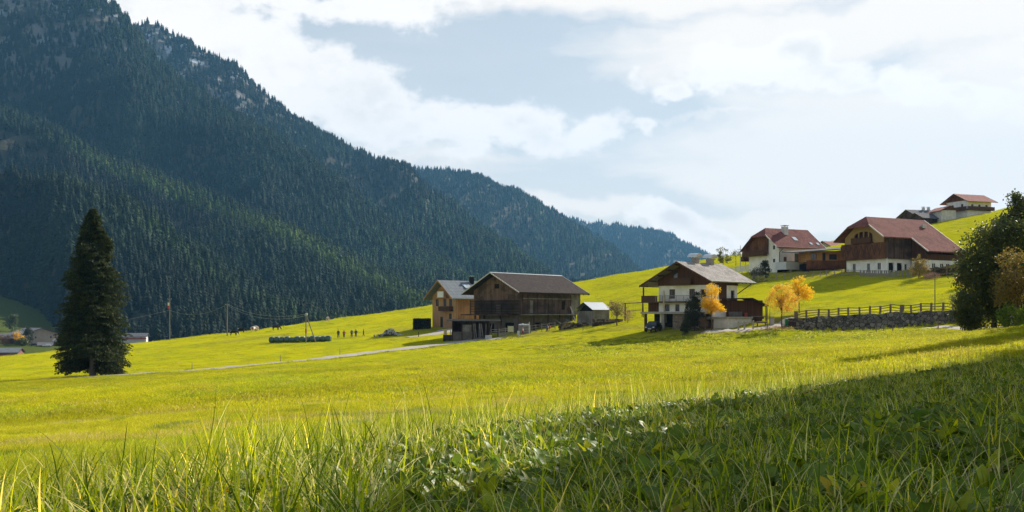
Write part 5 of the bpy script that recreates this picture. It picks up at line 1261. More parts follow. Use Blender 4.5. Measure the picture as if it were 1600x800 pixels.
leafy('garden_shrub', 'grey-brown shrub left of the small conifer at the hillside house', 1183, 213, 2.8, .06, [(0, 0, 1.3, 1.3, 1.2, 1.3, 1)], 1800, .18, plain('greybrown_leaves', (.12, .11, .08), .8, .3), seed=11, cl=.3, nl=8, cat='shrub', fork=.05)
leafy('garden_shrub', 'low grey-green shrub at the fence corner below the hillside house', 1187, 209, 1.4, .04, [(0, 0, .5, 1.7, 1.0, .6, 1)], 1400, .15, OLIVE, seed=12, cl=.25, nl=5, cat='shrub', fork=.05)
leafy('airy_tree', 'thin airy tree on the skyline left of the hillside house', 1130, 258, 6.0, .10, [(0, 0, 3.9, 1.9, 1.7, 2.0, 2), (-1.0, 0, 3.0, 1.3, 1.2, 1.3, 1), (1.2, 0, 3.0, 1.0, 1, 1.2, .6)], 1700, .24, OLIVE, seed=13, cl=.28, nl=18, ncl=34)
leafy('skyline_bush', 'round bright green bush on the skyline behind the white farmhouse roof', 1117, 262, 2.4, .05, [(0, 0, .9, 1.5, 1.2, 1.0, 1)], 1100, .22, BRIGHTL, seed=14, cl=.25, nl=5, cat='bush')
leafy('skyline_bush', 'dark round bush just right of the white farmhouse chimneys', 1100, 264, 2.2, .05, [(0, 0, 1.2, 1.0, 1.0, 1.2, 1)], 900, .22, DKGRN, seed=15, cl=.25, nl=5, cat='bush')
leafy('skyline_tree', 'small leaning bare tree by the mast left of the hillside house', 1150, 262, 4.2, .07, [(0, 0, 3.2, 1.5, 1.2, .9, 1)], 420, .22, OLIVE, seed=16, cl=.3, nl=12, ncl=14)
leafy('rusty_bush', 'rusty green bush in front of the hillside barn', 1436, 190, 4.6, .08, [(0, 0, 2.4, 1.7, 1.6, 2.0, 2), (.6, 0, 1.4, 1.9, 1.6, 1.2, 1)], 3000, .19, BRGOLD, seed=17, cl=.3, nl=16, cat='bush', fork=.05)
leafy('low_bush', 'low pink-tinged bush at the foot of the rusty bush', 1453, 188, 1.3, .04, [(0, 0, .55, 1.6, 1.2, .6, 1)], 900, .16, plain('pink_leaves', (.42, .25, .20), .8), seed=18, cl=.25, nl=4, cat='bush', fork=.05)
# the dense group at the right edge
leafy('broadleaf_tree', 'large dense dark green tree at the right edge, casting a long shadow', 1553, 113, 13.6, .30,
      [(0, 0, 7.6, 3.5, 3.4, 5.0, 4), (2.4, .5, 9.2, 3.2, 3.2, 4.2, 3), (-2.2, 0, 5.3, 1.9, 2.2, 3.8, 1.8), (1.0, -.8, 4.4, 3.6, 2.6, 3.0, 2), (1.2, -.8, 2.4, 3.8, 2.4, 2.2, 2)], 40000, .24, DKGRN, BARKG, 20, .50, .35, 30)
leafy('broadleaf_tree', 'dark tall tree with thin spiky top behind the others at the right edge', 1606, 117, 15.6, .26,
      [(0, 0, 8.6, 3.4, 3.2, 4.6, 3), (-.9, 0, 12.9, 1.0, 1.0, 1.9, .5), (-1.6, 0, 11.6, 1.5, 1.4, 1.6, .7), (-1.5, 0, 14.3, .5, .5, 1.0, .14)], 17000, .24, DKGRN, BARKG, 21, .42, .35, 24)
leafy('golden_brown_tree', 'open golden brown tree with visible branches in front of the dark trees at the right', 1588, 104, 8.6, .17,
      [(0, 0, 5.4, 2.6, 2.4, 3.0, 3), (1.8, 0, 6.2, 2.4, 2.0, 2.4, 1.6), (-.8, 0, 4.0, 1.6, 1.6, 1.6, 1)], 7000, .19, BRGOLD, BARK, 22, .36, .3, 40, .15)
leafy('dark_bush', 'round dark bush at the left foot of the big right-hand tree', 1512, 110.5, 4.6, .08, [(0, 0, 2.6, 1.45, 1.5, 2.0, 2), (.6, 0, 1.5, 1.3, 1.4, 1.4, 1)], 9000, .18, DKGRN, BARK, 23, .3, .4, 8, cat='bush')
leafy('bright_bush', 'bright green sunlit bush low in front of the dark right-hand trees', 1578, 101, 2.6, .05, [(0, 0, 1.3, 1.3, 1.0, 1.2, 2), (1.3, 0, 1.5, 1.2, 1, 1.1, 1)], 2600, .17, BRIGHTL, BARK, 24, .26, .3, 8, cat='bush')
leafy('flowering_bush', 'pale flowering bush at the end of the rail fence', 1497, 130, 4.4, .05, [(0, 0, 3.0, .9, .9, 1.2, 1), (.6, .3, 1.4, .8, .8, 1.2, .6)], 1500, .16, plain('pale_leaves', (.30, .30, .16), .8, .3), BARK, 25, .26, .3, 9, cat='bush')
leafy('orange_shrub', 'small orange autumn shrub between the hillside barn and the big dark tree', 1503, 170, 3.6, .05, [(0, 0, 1.9, 1.0, 1.0, 1.6, 1)], 1500, .17, plain('orange_leaves', (.48, .24, .05), .8, .3), BARK, 26, .26, .3, 9, cat='shrub')
# hedge by the wooden house
def hedge():
    q = at(646, 225); T = thing('garden_hedge', 'square clipped dark hedge left of the wooden house', 'hedge', (q.x, q.y, q.z-.1), radians(4)); r = np.random.RandomState(3)
    n = 5200; P = r.uniform(0, 1, (n, 3))*np.array([3.8, 1.6, 2.6]); k = r.randint(0, 4, n)
    P[k == 0, 1] = r.normal(.05, .05, (k == 0).sum()); P[k == 1, 2] = 2.55+r.normal(0, .05, (k == 1).sum()); P[k == 2, 0] = r.normal(.05, .05, (k == 2).sum()); P[k == 3, 0] = 3.75+r.normal(0, .05, (k == 3).sum())
    D = unit(r.normal(0, 1, (n, 3))); S = unit(np.cross(D, r.normal(0, 1, (n, 3)))); L = r.uniform(.14, .26, n); V, Fc = quads(P, D, S, L, L*.8)
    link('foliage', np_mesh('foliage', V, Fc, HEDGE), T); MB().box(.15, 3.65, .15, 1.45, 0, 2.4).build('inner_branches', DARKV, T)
hedge()
# village trees
leafy('village_tree', 'small orange autumn tree before the village roofs on the far left', 29, 540, 7, .15, [(0, 0, 4.6, 2.8, 2.5, 2.6, 1)], 900, .55, GOLDP, seed=31, cl=.7, nl=6)
leafy('village_tree', 'dark upright conifer in front of the large village building', 44, 548, 9.6, .15, [(0, 0, 4.2, 2.4, 2.2, 4.0, 2), (0, 0, 7.6, 1.1, 1.1, 1.8, .6)], 1600, .6, CYPR, seed=32, cl=.6, nl=0)
leafy('village_tree', 'dark low broad tree between the village chalet and the large building', 34, 538, 5, .15, [(0, 0, 2.4, 3.6, 3, 2.2, 1)], 1400, .55, DKGRN, seed=33, cl=.7, nl=4)
leafy('village_tree', 'grey-brown bare tree before the chalet at the far left edge', 6, 536, 6, .15, [(0, 0, 3.4, 3.2, 3, 2.8, 1)], 900, .5, TWIG, seed=34, cl=.7, nl=12)
leafy('pasture_tree', 'lone dark conifer on the green slope above the village', 20, 720, 15, .2, [(0, 0, 5.6, 4.6, 4.2, 4.8, 2), (0, 0, 10.4, 2.2, 2.2, 3.4, 1)], 1600, .9, DKGRN, seed=35, cl=.9, nl=0)
# ---------------------------------------------------------------- walls and fences
DARKSTONE = stonewall('dry_stone_wall', [(.08, .075, .07), (.18, .165, .15), (.11, .10, .09), (.29, .27, .25), (.13, .11, .10)], 1.7, (.03, .027, .024), 1.25)
FENCEW = plain('fence_timber', (.20, .145, .115), .85, .3, 5); FENCEG = plain('grey_fence_timber', (.27, .25, .23), .85, .25, 5)
def stone_wall():
    L = resample(WALL, .55); r = random.Random(5); x0, y0 = L[0]; zb = gz(x0, y0)
    T = MB(); n = len(L); hs = np.interp(np.arange(n), [0, n*.05, n*.35, n*.8, n-1], [1.5, 1.75, 2.3, 2.35, 1.9])
    rows = []
    for i, (x, y) in enumerate(L):
        zg = gz(x, y-1.0)-.6; zt = gz(x, y+1.6)+.12+r.uniform(-.06, .06); lay = []
        for j in range(6):
            t = j/5; lay.append((x+r.uniform(-.05, .05), y-.35+.22*t+r.uniform(-.07, .07), zg+(zt-zg)*t))
        lay.append((x, y+.55, zt-.02)); lay.append((x, y+.6, zg)); rows.append(lay)
    for a, b in zip(rows[:-1], rows[1:]):
        for j in range(len(a)-1): T.poly([a[j], b[j], b[j+1], a[j+1]])
    T.poly(rows[0]); T.poly(rows[-1][::-1])
    o = T.build('stone_wall', DARKSTONE); tag(o, 'long dark dry stone retaining wall below the rail fence on the right', 'wall')
stone_wall()
def rail_fence(label, pts, n, h, nr, mat, pw=.16, rw=.09, name='rail_fence', cat='fence', lean=0, off=0.0, rails=True, capm=None, wide=()):
    pos = resample(pts, .25); idx = np.linspace(0, len(pos)-1, n).round().astype(int); P = [Vector((pos[i][0], pos[i][1], gz(*pos[i])+off)) for i in idx]
    T = thing(name, label, cat, P[0]); o0 = P[0]; r = random.Random(len(label))
    for i, q in enumerate(P):
        w = pw*(1.9 if i in wide else 1)*r.uniform(.88, 1.15); l = q-o0; dx = r.uniform(-.09, .09)*(1+lean)
        MB().slab([(l.x-w/2+dx, l.y-w/2, l.z+h*r.uniform(.97, 1.06)), (l.x+w/2+dx, l.y-w/2, l.z+h), (l.x+w/2+dx, l.y+w/2, l.z+h), (l.x-w/2+dx, l.y+w/2, l.z+h)], (-dx, 0, -h-.5)).build('post', mat, T)
    for k in range(nr):
        b = MB(); z = h*(.90-k*.62/max(1, nr-1) if nr > 1 else .8)
        for i in range(len(P)-1):
            a, c = P[i]-o0, P[i+1]-o0; d1, d2 = r.uniform(-.07, .07), r.uniform(-.07, .07)
            b.slab([(a.x, a.y-.10, a.z+z+rw/2+d1), (c.x, c.y-.10, c.z+z+rw/2+d2), (c.x, c.y-.04, c.z+z+rw/2+d2), (a.x, a.y-.04, a.z+z+rw/2+d1)], rw)
        b.build('rail', mat, T)
    return T
fl = [(x+.2, y+1.2) for x, y in [pxy(1246,149), pxy(1300,146.5), pxy(1400,140), pxy(1495,132.5)]]
rail_fence('brown three-rail wooden fence running along the top of the stone wall', fl, 16, 1.22, 3, FENCEW, .22, .11, wide=(0, 10))
rail_fence('pale grey rail fence below the hillside houses', [pxy(1176,212), pxy(1200,209), pxy(1260,206.5), pxy(1322,203), pxy(1345,200)], 17, 1.25, 2, FENCEG, .12, .08)
rail_fence('weathered grey paling fence in front of the hillside barn', [pxy(1345,199.5), pxy(1400,194), pxy(1428,192)], 26, 1.25, 2, FENCEG, .18, .10, cat='fence', name='paling_fence')
rail_fence('dark top-rail fence over the retaining hedge beside the hillside barn', [pxy(1448,192), pxy(1480,190.5), pxy(1512,189)], 5, 1.7, 2, FENCEW, .22, .14, name='top_rail_fence')
rail_fence('white slatted fence left of the hillside house', [pxy(1141,236), pxy(1160,234), pxy(1179,232)], 5, 1.7, 4, plain('white_fence_paint', (.60, .62, .64), .6, .1), .26, .26, name='slatted_fence')
rail_fence('grey farmyard rail fence in front of the dark barn', [pxy(768,188.5), pxy(784,188), pxy(803,188.5)], 4, 1.7, 4, FENCEG, .14, .12, name='yard_fence')
rail_fence('grey rail fence by the right half of the barn front', [pxy(829,192), pxy(843,193), pxy(868,194)], 5, 1.5, 3, FENCEG, .12, .10, name='yard_fence')
rail_fence('short wooden hand rail beside the gravel drive', [pxy(1154,148.3), pxy(1160,148.5), pxy(1179,148.6)], 3, 1.35, 1, plain('pale_fence_timber', (.36, .32, .27), .85, .2, 5), .2, .14, name='hand_rail')
def hedge_strip():
    q = at(1450, 191); T = thing('overgrown_hedge', 'dark twiggy overgrown hedge below the barn fence', 'hedge', q); r = np.random.RandomState(8); n = 5200
    x = r.uniform(0, 7.4, n); y = r.uniform(-.3, .9, n); zz = r.uniform(-.1, 1, n)**1*(1.5+.25*vnoise(x*1.2, 0*x)); zt = np.array([terrain(q.x+x, q.y+y*0)[i] for i in range(n)]) - q.z if False else terrain(q.x+x, q.y+y)-q.z
    P = np.stack([x, y, zz+zt], -1); D = unit(r.normal(0, 1, (n, 3))+np.array([0, 0, .4])); S = unit(np.cross(D, r.normal(0, 1, (n, 3)))); L = r.uniform(.14, .36, n); V, Fc = quads(P, D, S, L, L*.5)
    link('foliage', np_mesh('foliage', V, Fc, leafmat('hedge_twigs', [(.05, .04, .028), (.09, .07, .05), (.07, .08, .03)], .25, .8)), T)
hedge_strip()
# ---------------------------------------------------------------- poles
POLE = plain('pole_wood', (.20, .18, .16), .85, .25, 5)
def pole(name, label, px, d, h, r0=.14, cross=True, cat='utility pole', mat=POLE):
    q = at(px, d); T = thing(name, label, cat, q); MB().tube([(0, 0, -.6), (0, 0, h*.5), (0.02, 0, h)], [r0, r0*.85, r0*.7], 8).build('shaft', mat, T)
    if cross:
        for k, z in enumerate((h-.35,)):
            MB().box(-.55, .55, -.16, -.06, z, z+.10).build('cross_arm', mat, T)
            for x in (-.45, .45): MB().tube([(x, -.11, z+.10), (x, -.11, z+.28)], [.05, .04], 6).build('insulator', plain('insulator_white', (.6, .6, .58), .3), T)
    return T, q+Vector((0, -.1, h-.1))
pA, tA = pole('utility_pole', 'tall utility pole with a white and red windsock, nearest the village houses', 265, 268, 11.4, .13, True)
MB().tube([(0, 0, 10.9), (0, 0, 12.4)], [.06, .04], 6).build('mast_tip', POLE, pA)
MB().tube([(-.3, 0, 10.2), (-.3, 0, 9.4)], [.28, .22], 8).build('windsock_white', plain('windsock_white_cloth', (.7, .7, .7), .8), pA)
MB().tube([(-.3, 0, 9.4), (-.27, 0, 8.6)], [.22, .16], 8).build('windsock_red', plain('windsock_red_cloth', (.5, .05, .06), .8), pA)
pB, tB = pole('utility_pole', 'plain wooden utility pole beside the grazing dark cows', 355, 262, 8.4, .17, True)
def aframe():
    q = at(478, 202); T = thing('utility_pole', 'A-shaped utility pole with a slanting prop and lamp head beside the wrapped bales', 'utility pole', q)
    MB().tube([(0, 0, -.6), (0, 0, 5.9)], [.12, .09], 8).build('shaft', POLE, T); MB().tube([(2.1, .6, -.5), (.05, .05, 5.7)], [.12, .09], 8).build('prop', POLE, T)
    MB().ball((.1, -.05, 5.85), (.32, .2, .28), 8, 6).build('lamp_head', plain('grey_cap', (.42, .44, .42), .5), T)
    MB().tube([(0, 0, 2.0), (0, 0, 2.9)], [.16, .16], 8).build('red_band', plain('red_band_paint', (.30, .06, .05), .6), T)
    return q+Vector((0, 0, 5.9))
tC = aframe()
def wire(label, a, b, sag, n=24, r=.025, name='overhead_wire'):
    pts = [a.lerp(b, i/n)-Vector((0, 0, sag*4*(i/n)*(1-i/n))) for i in range(n+1)]
    tag(MB().tube(pts, r, 5).build(name, plain('wire_metal', (.30, .31, .32), .4, .1, 1, .5, .7)), label, 'wire')
lf = Vector((-175, 300, 1.0))
wire('sagging overhead wire running from the windsock pole to the left behind the spruce', tA+Vector((0, 0, -3.1)), Vector(((80-800)/F*290, 290, (HOR-512)/F*290)), 1.0)
wire('sagging overhead wire between the windsock pole and the plain wooden pole', tA+Vector((0, 0, -3.1)), tB, 1.9)
wire('upper overhead wire from the plain wooden pole to the A-shaped pole', tB, tC, 1.5)
wire('lower overhead wire from the plain wooden pole to the A-shaped pole', tB+Vector((0, 0, -.25)), tC+Vector((0, 0, -.3)), 1.9)
MASTM = plain('mast_metal', (.25, .26, .27), .5, .1, 1, .5, .5)
q = at(1461, 139.5); T = thing('lamp_post', 'slim dark post rising from the rail fence below the hillside barn', 'post', q); MB().tube([(0, 0, -.4), (0, 0, 6.2)], [.07, .05], 7).build('shaft', plain('dark_post_metal', (.13, .12, .11), .6), T); MB().tube([(0, 0, 5.9), (.35, 0, 6.15)], [.04, .03], 6).build('bracket', plain('dark_post_metal', (.13, .12, .11), .6), T)
for (px, d, h, lb) in [(1157, 240, 6.4, 'grey power mast with cross arm on the skyline left of the hillside house'), (1165, 246, 5.2, 'thinner short mast just right of the cross-arm mast on the skyline')]:
    q = at(px, d); T = thing('power_mast', lb, 'mast', q); MB().tube([(0, 0, -.4), (0, 0, h)], [.09, .06], 6).build('shaft', MASTM, T)
    MB().box(-.8, .8, -.05, .05, h-1.0, h-.9).build('cross_arm', MASTM, T)
# marker posts
def stake(label, px, d, h, r0=.05, mat=POLE, name='marker_post', group=None):
    q = at(px, d); T = MB().tube([(0, 0, -.3), (0, 0, h*.6), (.01, 0, h)], [r0, r0*.9, r0*.7], 6).build(name, mat, loc=q); tag(T, label, 'post', group); return T
stake('thin stake beside the track nearest the spruce', 300, 141.5, 1.1); stake('thin stake beside the middle of the track', 438, 152, 1.1); stake('thin stake by the track nearest the barn', 531, 162.5, 1.3)
stake('small dark post on the meadow where the farm lane ends', 654, 205, 1.0, .10, plain('dark_post_paint', (.04, .035, .03), .6), 'short_post')
for k, (px, d, h) in enumerate([(1369, 131, 1.0), (1381, 130.5, 1.2), (1395, 130, 1.3), (1412, 129.5, 1.0), (1466, 124, 1.2)]):
    stake(['leftmost small stake at the foot of the stone wall', 'second small stake at the foot of the stone wall', 'forked third stake at the foot of the stone wall', 'fourth small stake by the lower path start', 'thin dark stake on the shaded bank right of the stone wall'][k], px, d, h, .07, FENCEW, 'fence_stake')
stake('tall stake at the edge of the drive by the pale orange tree', 1199, 147.5, 3.4, .06, FENCEW, 'sapling_stake'); stake('green-topped thin stake behind the drive by the pale orange tree', 1203, 151, 2.6, .05, FENCEW, 'sapling_stake')
stake('striped white snow pole in front of the old barn', 827, 189, 2.3, .11, plain('snow_pole_white', (.6, .6, .58), .6), 'snow_pole')
stake('small stake on the meadow in front of the log pile', 911, 178, .9, .07, FENCEW)
# ---------------------------------------------------------------- skinned figures
def skin_obj(name, verts, edges, radii, mat, parent, sub=2):
    me = bpy.data.meshes.new(name); me.from_pydata([tuple(v) for v in verts], edges, []); me.materials.append(mat); o = bpy.data.objects.new(name, me); COL.objects.link(o); o.parent = parent
    sk = o.modifiers.new('skin', 'SKIN'); sk.use_smooth_shade = True
    if not me.skin_vertices: me.skin_vertices.new() if hasattr(me.skin_vertices, 'new') else None
    for i, rr in enumerate(radii):
        sv = me.skin_vertices[0].data[i]; sv.radius = (rr, rr) if not isinstance(rr, tuple) else rr; sv.use_root = (i == 0)
    ss = o.modifiers.new('smooth', 'SUBSURF'); ss.levels = sub; ss.render_levels = sub; return o
SKIN = plain('skin', (.42, .26, .19), .6, .05); DENIM = plain('dark_trousers', (.03, .032, .045), .85); HAIR = plain('brown_hair', (.05, .03, .02), .8); HAIRG = plain('grey_hair', (.45, .44, .42), .8)
def person(label, px, d, h, rz, coat, trou=DENIM, hair=HAIR, stride=.22, hat=None, dz=0.0):
    q = at(px, d); T = thing('person', label, 'person', (q.x, q.y, q.z+dz), rz); s = h/1.75; sd = stride
    V = [(0,0,.95),(0,0,1.15),(0,0,1.40),(0,0,1.50),(0,.02,1.60),(0,.02,1.68),(-.10,0,.90),(-.11,sd*.5,.50),(-.11,sd*.9,.09),(-.11,sd*.9+.14,.04),(.10,0,.90),(.11,-sd*.3,.50),(.11,-sd,.10),(.11,-sd+.14,.05),
         (-.18,0,1.41),(-.25,-.05,1.14),(-.25,.08,.92),(-.25,.12,.84),(.18,0,1.41),(.25,.05,1.14),(.25,-.02,.92),(.25,0,.84)]
    E = [(0,1),(1,2),(2,3),(3,4),(4,5),(0,6),(6,7),(7,8),(8,9),(0,10),(10,11),(11,12),(12,13),(2,14),(14,15),(15,16),(16,17),(2,18),(18,19),(19,20),(20,21)]
    R = [.14,.13,.15,.06,.10,.085,.085,.06,.045,.04,.085,.06,.045,.04,.06,.045,.035,.035,.06,.045,.035,.035]
    sc = lambda L: [(a*s, b*s, c*s) for a, b, c in L]
    skin_obj('body', sc(V), E, [r*s for r in R], SKIN, T)
    jv = [(0,0,.92),(0,0,1.15),(0,0,1.40),(-.19,0,1.42),(-.26,-.05,1.14),(-.26,.08,.93),(.19,0,1.42),(.26,.05,1.14),(.26,-.02,.93)]
    skin_obj('jacket', sc(jv), [(0,1),(1,2),(2,3),(3,4),(4,5),(2,6),(6,7),(7,8)], [s*r for r in (.175,.165,.18,.085,.065,.055,.085,.065,.055)], coat, T)
    tv = [(0,0,.95),(-.10,0,.88),(-.11,sd*.5,.50),(-.11,sd*.9,.12),(.10,0,.88),(.11,-sd*.3,.50),(.11,-sd,.12)]
    skin_obj('trousers', sc(tv), [(0,1),(1,2),(2,3),(0,4),(4,5),(5,6)], [s*r for r in (.15,.11,.08,.065,.11,.08,.065)], trou, T)
    MB().ball((0, -.01*s, 1.69*s), (.10*s, .115*s, .09*s), 10, 7).build('hair' if not hat else 'hat', hat or hair, T, True); return T
BLK = plain('black_jacket', (.02, .022, .028), .8); REDJ = plain('crimson_jacket', (.42, .03, .07), .8); GRYJ = plain('grey_blue_jacket', (.13, .15, .19), .8); DKG = plain('dark_green_jacket', (.03, .045, .035), .8)
person('hiker in a black jacket, leftmost of the five walking on the meadow', 528.5, 214, 1.82, radians(200), BLK)
person('hiker in a crimson jacket on the meadow', 537.5, 214, 1.70, radians(170), REDJ)
person('white-haired hiker in a grey-blue jacket on the meadow', 549.5, 215, 1.76, radians(190), GRYJ, hair=HAIRG)
person('hiker in a dark green jacket just right of the white-haired hiker', 556, 215, 1.74, radians(185), DKG)
person('slim hiker in black, walking alone at the right end of the group', 568, 216, 1.60, radians(100), BLK)
person('person in a pink top bending by the fence in front of the old barn', 817, 187, 1.45, radians(60), plain('pink_top', (.60, .28, .32), .8), plain('maroon_trousers', (.20, .04, .06), .8), hair=plain('fair_hair', (.45, .33, .18), .8))
person('person in a blue jacket carrying a red and white bag at the barn fence', 855, 188, 1.65, radians(80), plain('blue_jacket', (.05, .08, .28), .8))
q = at(858.5, 187.6); T = thing('shoulder_bag', 'red and white bag carried by the person in the blue jacket', 'bag', q+Vector((0, 0, .8))); MB().ball((0, 0, .15), (.24, .16, .30), 8, 6).build('bag_body', plain('bag_red', (.55, .05, .06), .7), T, True); MB().ball((-.2, -.06, .18), (.12, .12, .20), 8, 6).build('bag_pocket', plain('bag_white', (.7, .7, .7), .7), T, True)
# cows
def cow_mat(name, a, b, sc=1.3, thr=.5):
    m, k = newmat(name); n = k.noise(objc(k), sc, 2, .4).outputs[0]; finish(k, k.mix(k.mapr(n, thr-.03, thr+.03), a, b), .85, spec=.2); return m
CB = cow_mat('black_hide', (.02, .017, .015), (.50, .47, .44), 1.1, .60); CR = cow_mat('red_white_hide', (.62, .57, .52), (.25, .09, .05), 1.1, .50); CD = cow_mat('dark_brown_hide', (.035, .022, .016), (.10, .06, .04), 1.0, .6)
def cow(label, px, d, rz, mat, graze=True, s=1.0):
    q = at(px, d); T = thing('cow', label, 'cow', q, rz)
    hd = [(1.45, 0, .55), (1.62, 0, .22)] if graze else [(1.35, 0, 1.50), (1.65, 0, 1.38)]
    V = [(0,0,1.02),(-.60,0,1.08),(.60,0,1.06),(1.05,0,1.08 if graze else 1.25)]+hd+[(-.78,.20,.98),(-.70,.22,.62),(-.86,.21,.38),(-.80,.21,.04),(-.78,-.20,.98),(-.60,-.22,.62),(-.76,-.21,.38),(-.70,-.21,.04),
         (.62,.19,.85),(.66,.20,.42),(.62,.20,.04),(.62,-.19,.85),(.56,-.20,.42),(.52,-.20,.04),(-.92,0,1.14),(-1.04,0,.80),(-1.05,0,.45)]
    E = [(0,1),(0,2),(2,3),(3,4),(4,5),(1,6),(6,7),(7,8),(8,9),(1,10),(10,11),(11,12),(12,13),(2,14),(14,15),(15,16),(2,17),(17,18),(18,19),(1,20),(20,21),(21,22)]
    R = [.40,.36,.36,.22,.15,.10,.20,.13,.07,.06,.20,.13,.07,.06,.15,.08,.06,.15,.08,.06,.05,.03,.05]
    skin_obj('body', [(a*s, b*s, c*s) for a, b, c in V], E, [r*s for r in R], mat, T)
    hx, _, hz_ = hd[0]; b = MB()
    for sy in (-1, 1): b.tube([(hx*s, sy*.10*s, (hz_+.12)*s), ((hx-.03)*s, sy*.26*s, (hz_+.22)*s)], [.03*s, .012*s], 5)
    b.build('horns', plain('horn', (.5, .45, .35), .5), T); return T
cow('black cow grazing beside the plain wooden pole', 365, 258, radians(-8), CB); cow('black and white cow grazing behind the first dark cow', 377, 271, radians(5), CB)
cow('red and white cow seen end-on beside its calf-coloured neighbour', 396, 266, radians(75), CR); cow('paler red and white cow standing behind the end-on cow', 399, 272, radians(170), CR)
cow('dark brown cow with a pale back behind the wrapped bales', 431, 262, radians(-12), CD); cow('lone white-backed cow grazing on the meadow crest right of the A-shaped pole', 512.5, 281, radians(120), CR)
# ---------------------------------------------------------------- bales, log piles, heap
WRAP = plain('green_bale_wrap', (.045, .10, .08), .28, .5, 1.1, .5); 
def bales():
    r = random.Random(2); n = 12; b0 = at(425, 207); b1 = at(513, 205); proto = None
    for i in range(n):
        t = i/(n-1); p = b0.lerp(b1, t); p.z = gz(p.x, p.y)
        T = thing('wrapped_bale', ('dark green wrapped hay bale in the long row, leftmost' if i == 0 else 'dark green wrapped hay bale in the long row, rightmost' if i == n-1 else ('dark green wrapped hay bale, number %s from the left in the long row' % ['', 'two', 'three', 'four', 'five', 'six', 'seven', 'eight', 'nine', 'ten', 'eleven'][i])), 'bale', p, atan2(b1.y-b0.y, b1.x-b0.x)+r.uniform(-.03, .03), 'green wrapped bales lying in one long row')
        if proto is None:
            m = MB(); N = 18; Wd = .54; prof = [(-Wd, .02), (-Wd, .50), (-Wd+.06, .62), (-.25, .685), (0, .66), (.25, .69), (Wd-.06, .62), (Wd, .50), (Wd, .02)]
            for (a0, r0), (a1, r1) in zip(prof[:-1], prof[1:]):
                for k in range(N):
                    t0, t1 = 2*pi*k/N, 2*pi*(k+1)/N; f = lambda a, rr, t: (a, rr*cos(t), .62+rr*.94*sin(t))
                    m.poly([f(a0, r0, t0), f(a1, r1, t0), f(a1, r1, t1), f(a0, r0, t1)])
            proto = m.build('wrapping', WRAP, T, True)
            seam = MB(); [seam.tube([(x, .665*cos(a), .62+.64*sin(a)) for a in [pi*j/8 for j in range(9)]], .02, 4) for x in (-.3, .32)]; sm = seam.build('wrap_fold', plain('pale_green_fold', (.24, .32, .30), .4), T)
        else:
            c = proto.copy(); COL.objects.link(c); c.parent = T; c2 = sm.copy(); COL.objects.link(c2); c2.parent = T
            c.rotation_euler = (r.uniform(0, 6), 0, 0); c.location = (0, 0, 0); c.rotation_euler = (0, 0, 0 if r.random() < .5 else pi); T.scale = (1, r.uniform(.9, 1.05), r.uniform(.88, 1.04))
bales()
q = at(610, 215)
T = thing('rubble_heap', 'low heap of pale stones and scrap on dark ground, right of the hikers', 'heap', q, radians(2)); r = random.Random(6); b = MB()
for i in range(190):
    x = r.gauss(0, 1.25); y = r.gauss(0, .6); zt = 1.55*math.exp(-(x/1.5)**2-(y/1.0)**2); s = r.uniform(.12, .34); M = Matrix.Translation((x, y, max(0, zt*r.random()**.4))) @ Euler((r.uniform(0, 3), r.uniform(0, 3), r.uniform(0, 3))).to_matrix().to_4x4()
    b.cm = 0 if r.random() < .6 else 1; b.box(-s, s, -s*.6, s*.6, -s*.45, s*.45, M)
b.build('rubble', [plain('pale_rubble', (.52, .50, .47), .9, .3, 3), plain('dark_rubble', (.10, .10, .10), .9, .3, 3)], T)
MB().ball((-.4, -.3, .0), (2.4, 1.1, .38), 14, 6, .08, r).build('earth_base', plain('dark_soil', (.05, .055, .03), .95), T, True)
def logpile(label, px, d, n, L, px2, rad=.16, seed=3, rows=5):
    q = at(px, d); q2 = at(px2, d+1); T = thing('log_pile', label, 'log pile', q, atan2(q2.y-q.y, q2.x-q.x)); r = random.Random(seed); w = (q2-q).length; b = MB()
    for i in range(rows):
        x = rad
        while x < w:
            rr = rad*r.uniform(.6, 1.25); b.cm = 0 if r.random() < .45 else 1; y = r.uniform(-.15, .15); b.tube([(x+r.uniform(-.05, .05), y, i*rad*1.6+rr), (x, y+L, i*rad*1.6+rr)], rr, 7); x += rr*2.0
    b.build('logs', [plain('cut_log_ends', (.26, .19, .13), .9, .35, 5), plain('dark_logs', (.07, .055, .045), .9, .3, 4)], T); return T
logpile('stacked dark firewood in a long low pile right of the barn fence', 874, 190, 0, 1.0, 925, .17, 3, 5)
logpile('dark low log stack continuing towards the fruit tree', 927, 186, 0, 1.0, 972, .17, 5, 5)
r = random.Random(12); q = at(890, 189); T = thing('loose_poles', 'loose crooked poles thrown on the firewood pile', 'poles', q+Vector((0, 0, .9)))
for i in range(9): x = r.uniform(-2, 2.4); MB().tube([(x, r.uniform(-.3, .3), r.uniform(0, .3)), (x+r.uniform(-1.5, 1.5), r.uniform(-.3, .3), r.uniform(.4, 1.1))], [.05, .03], 5).build('pole', FENCEG, T)
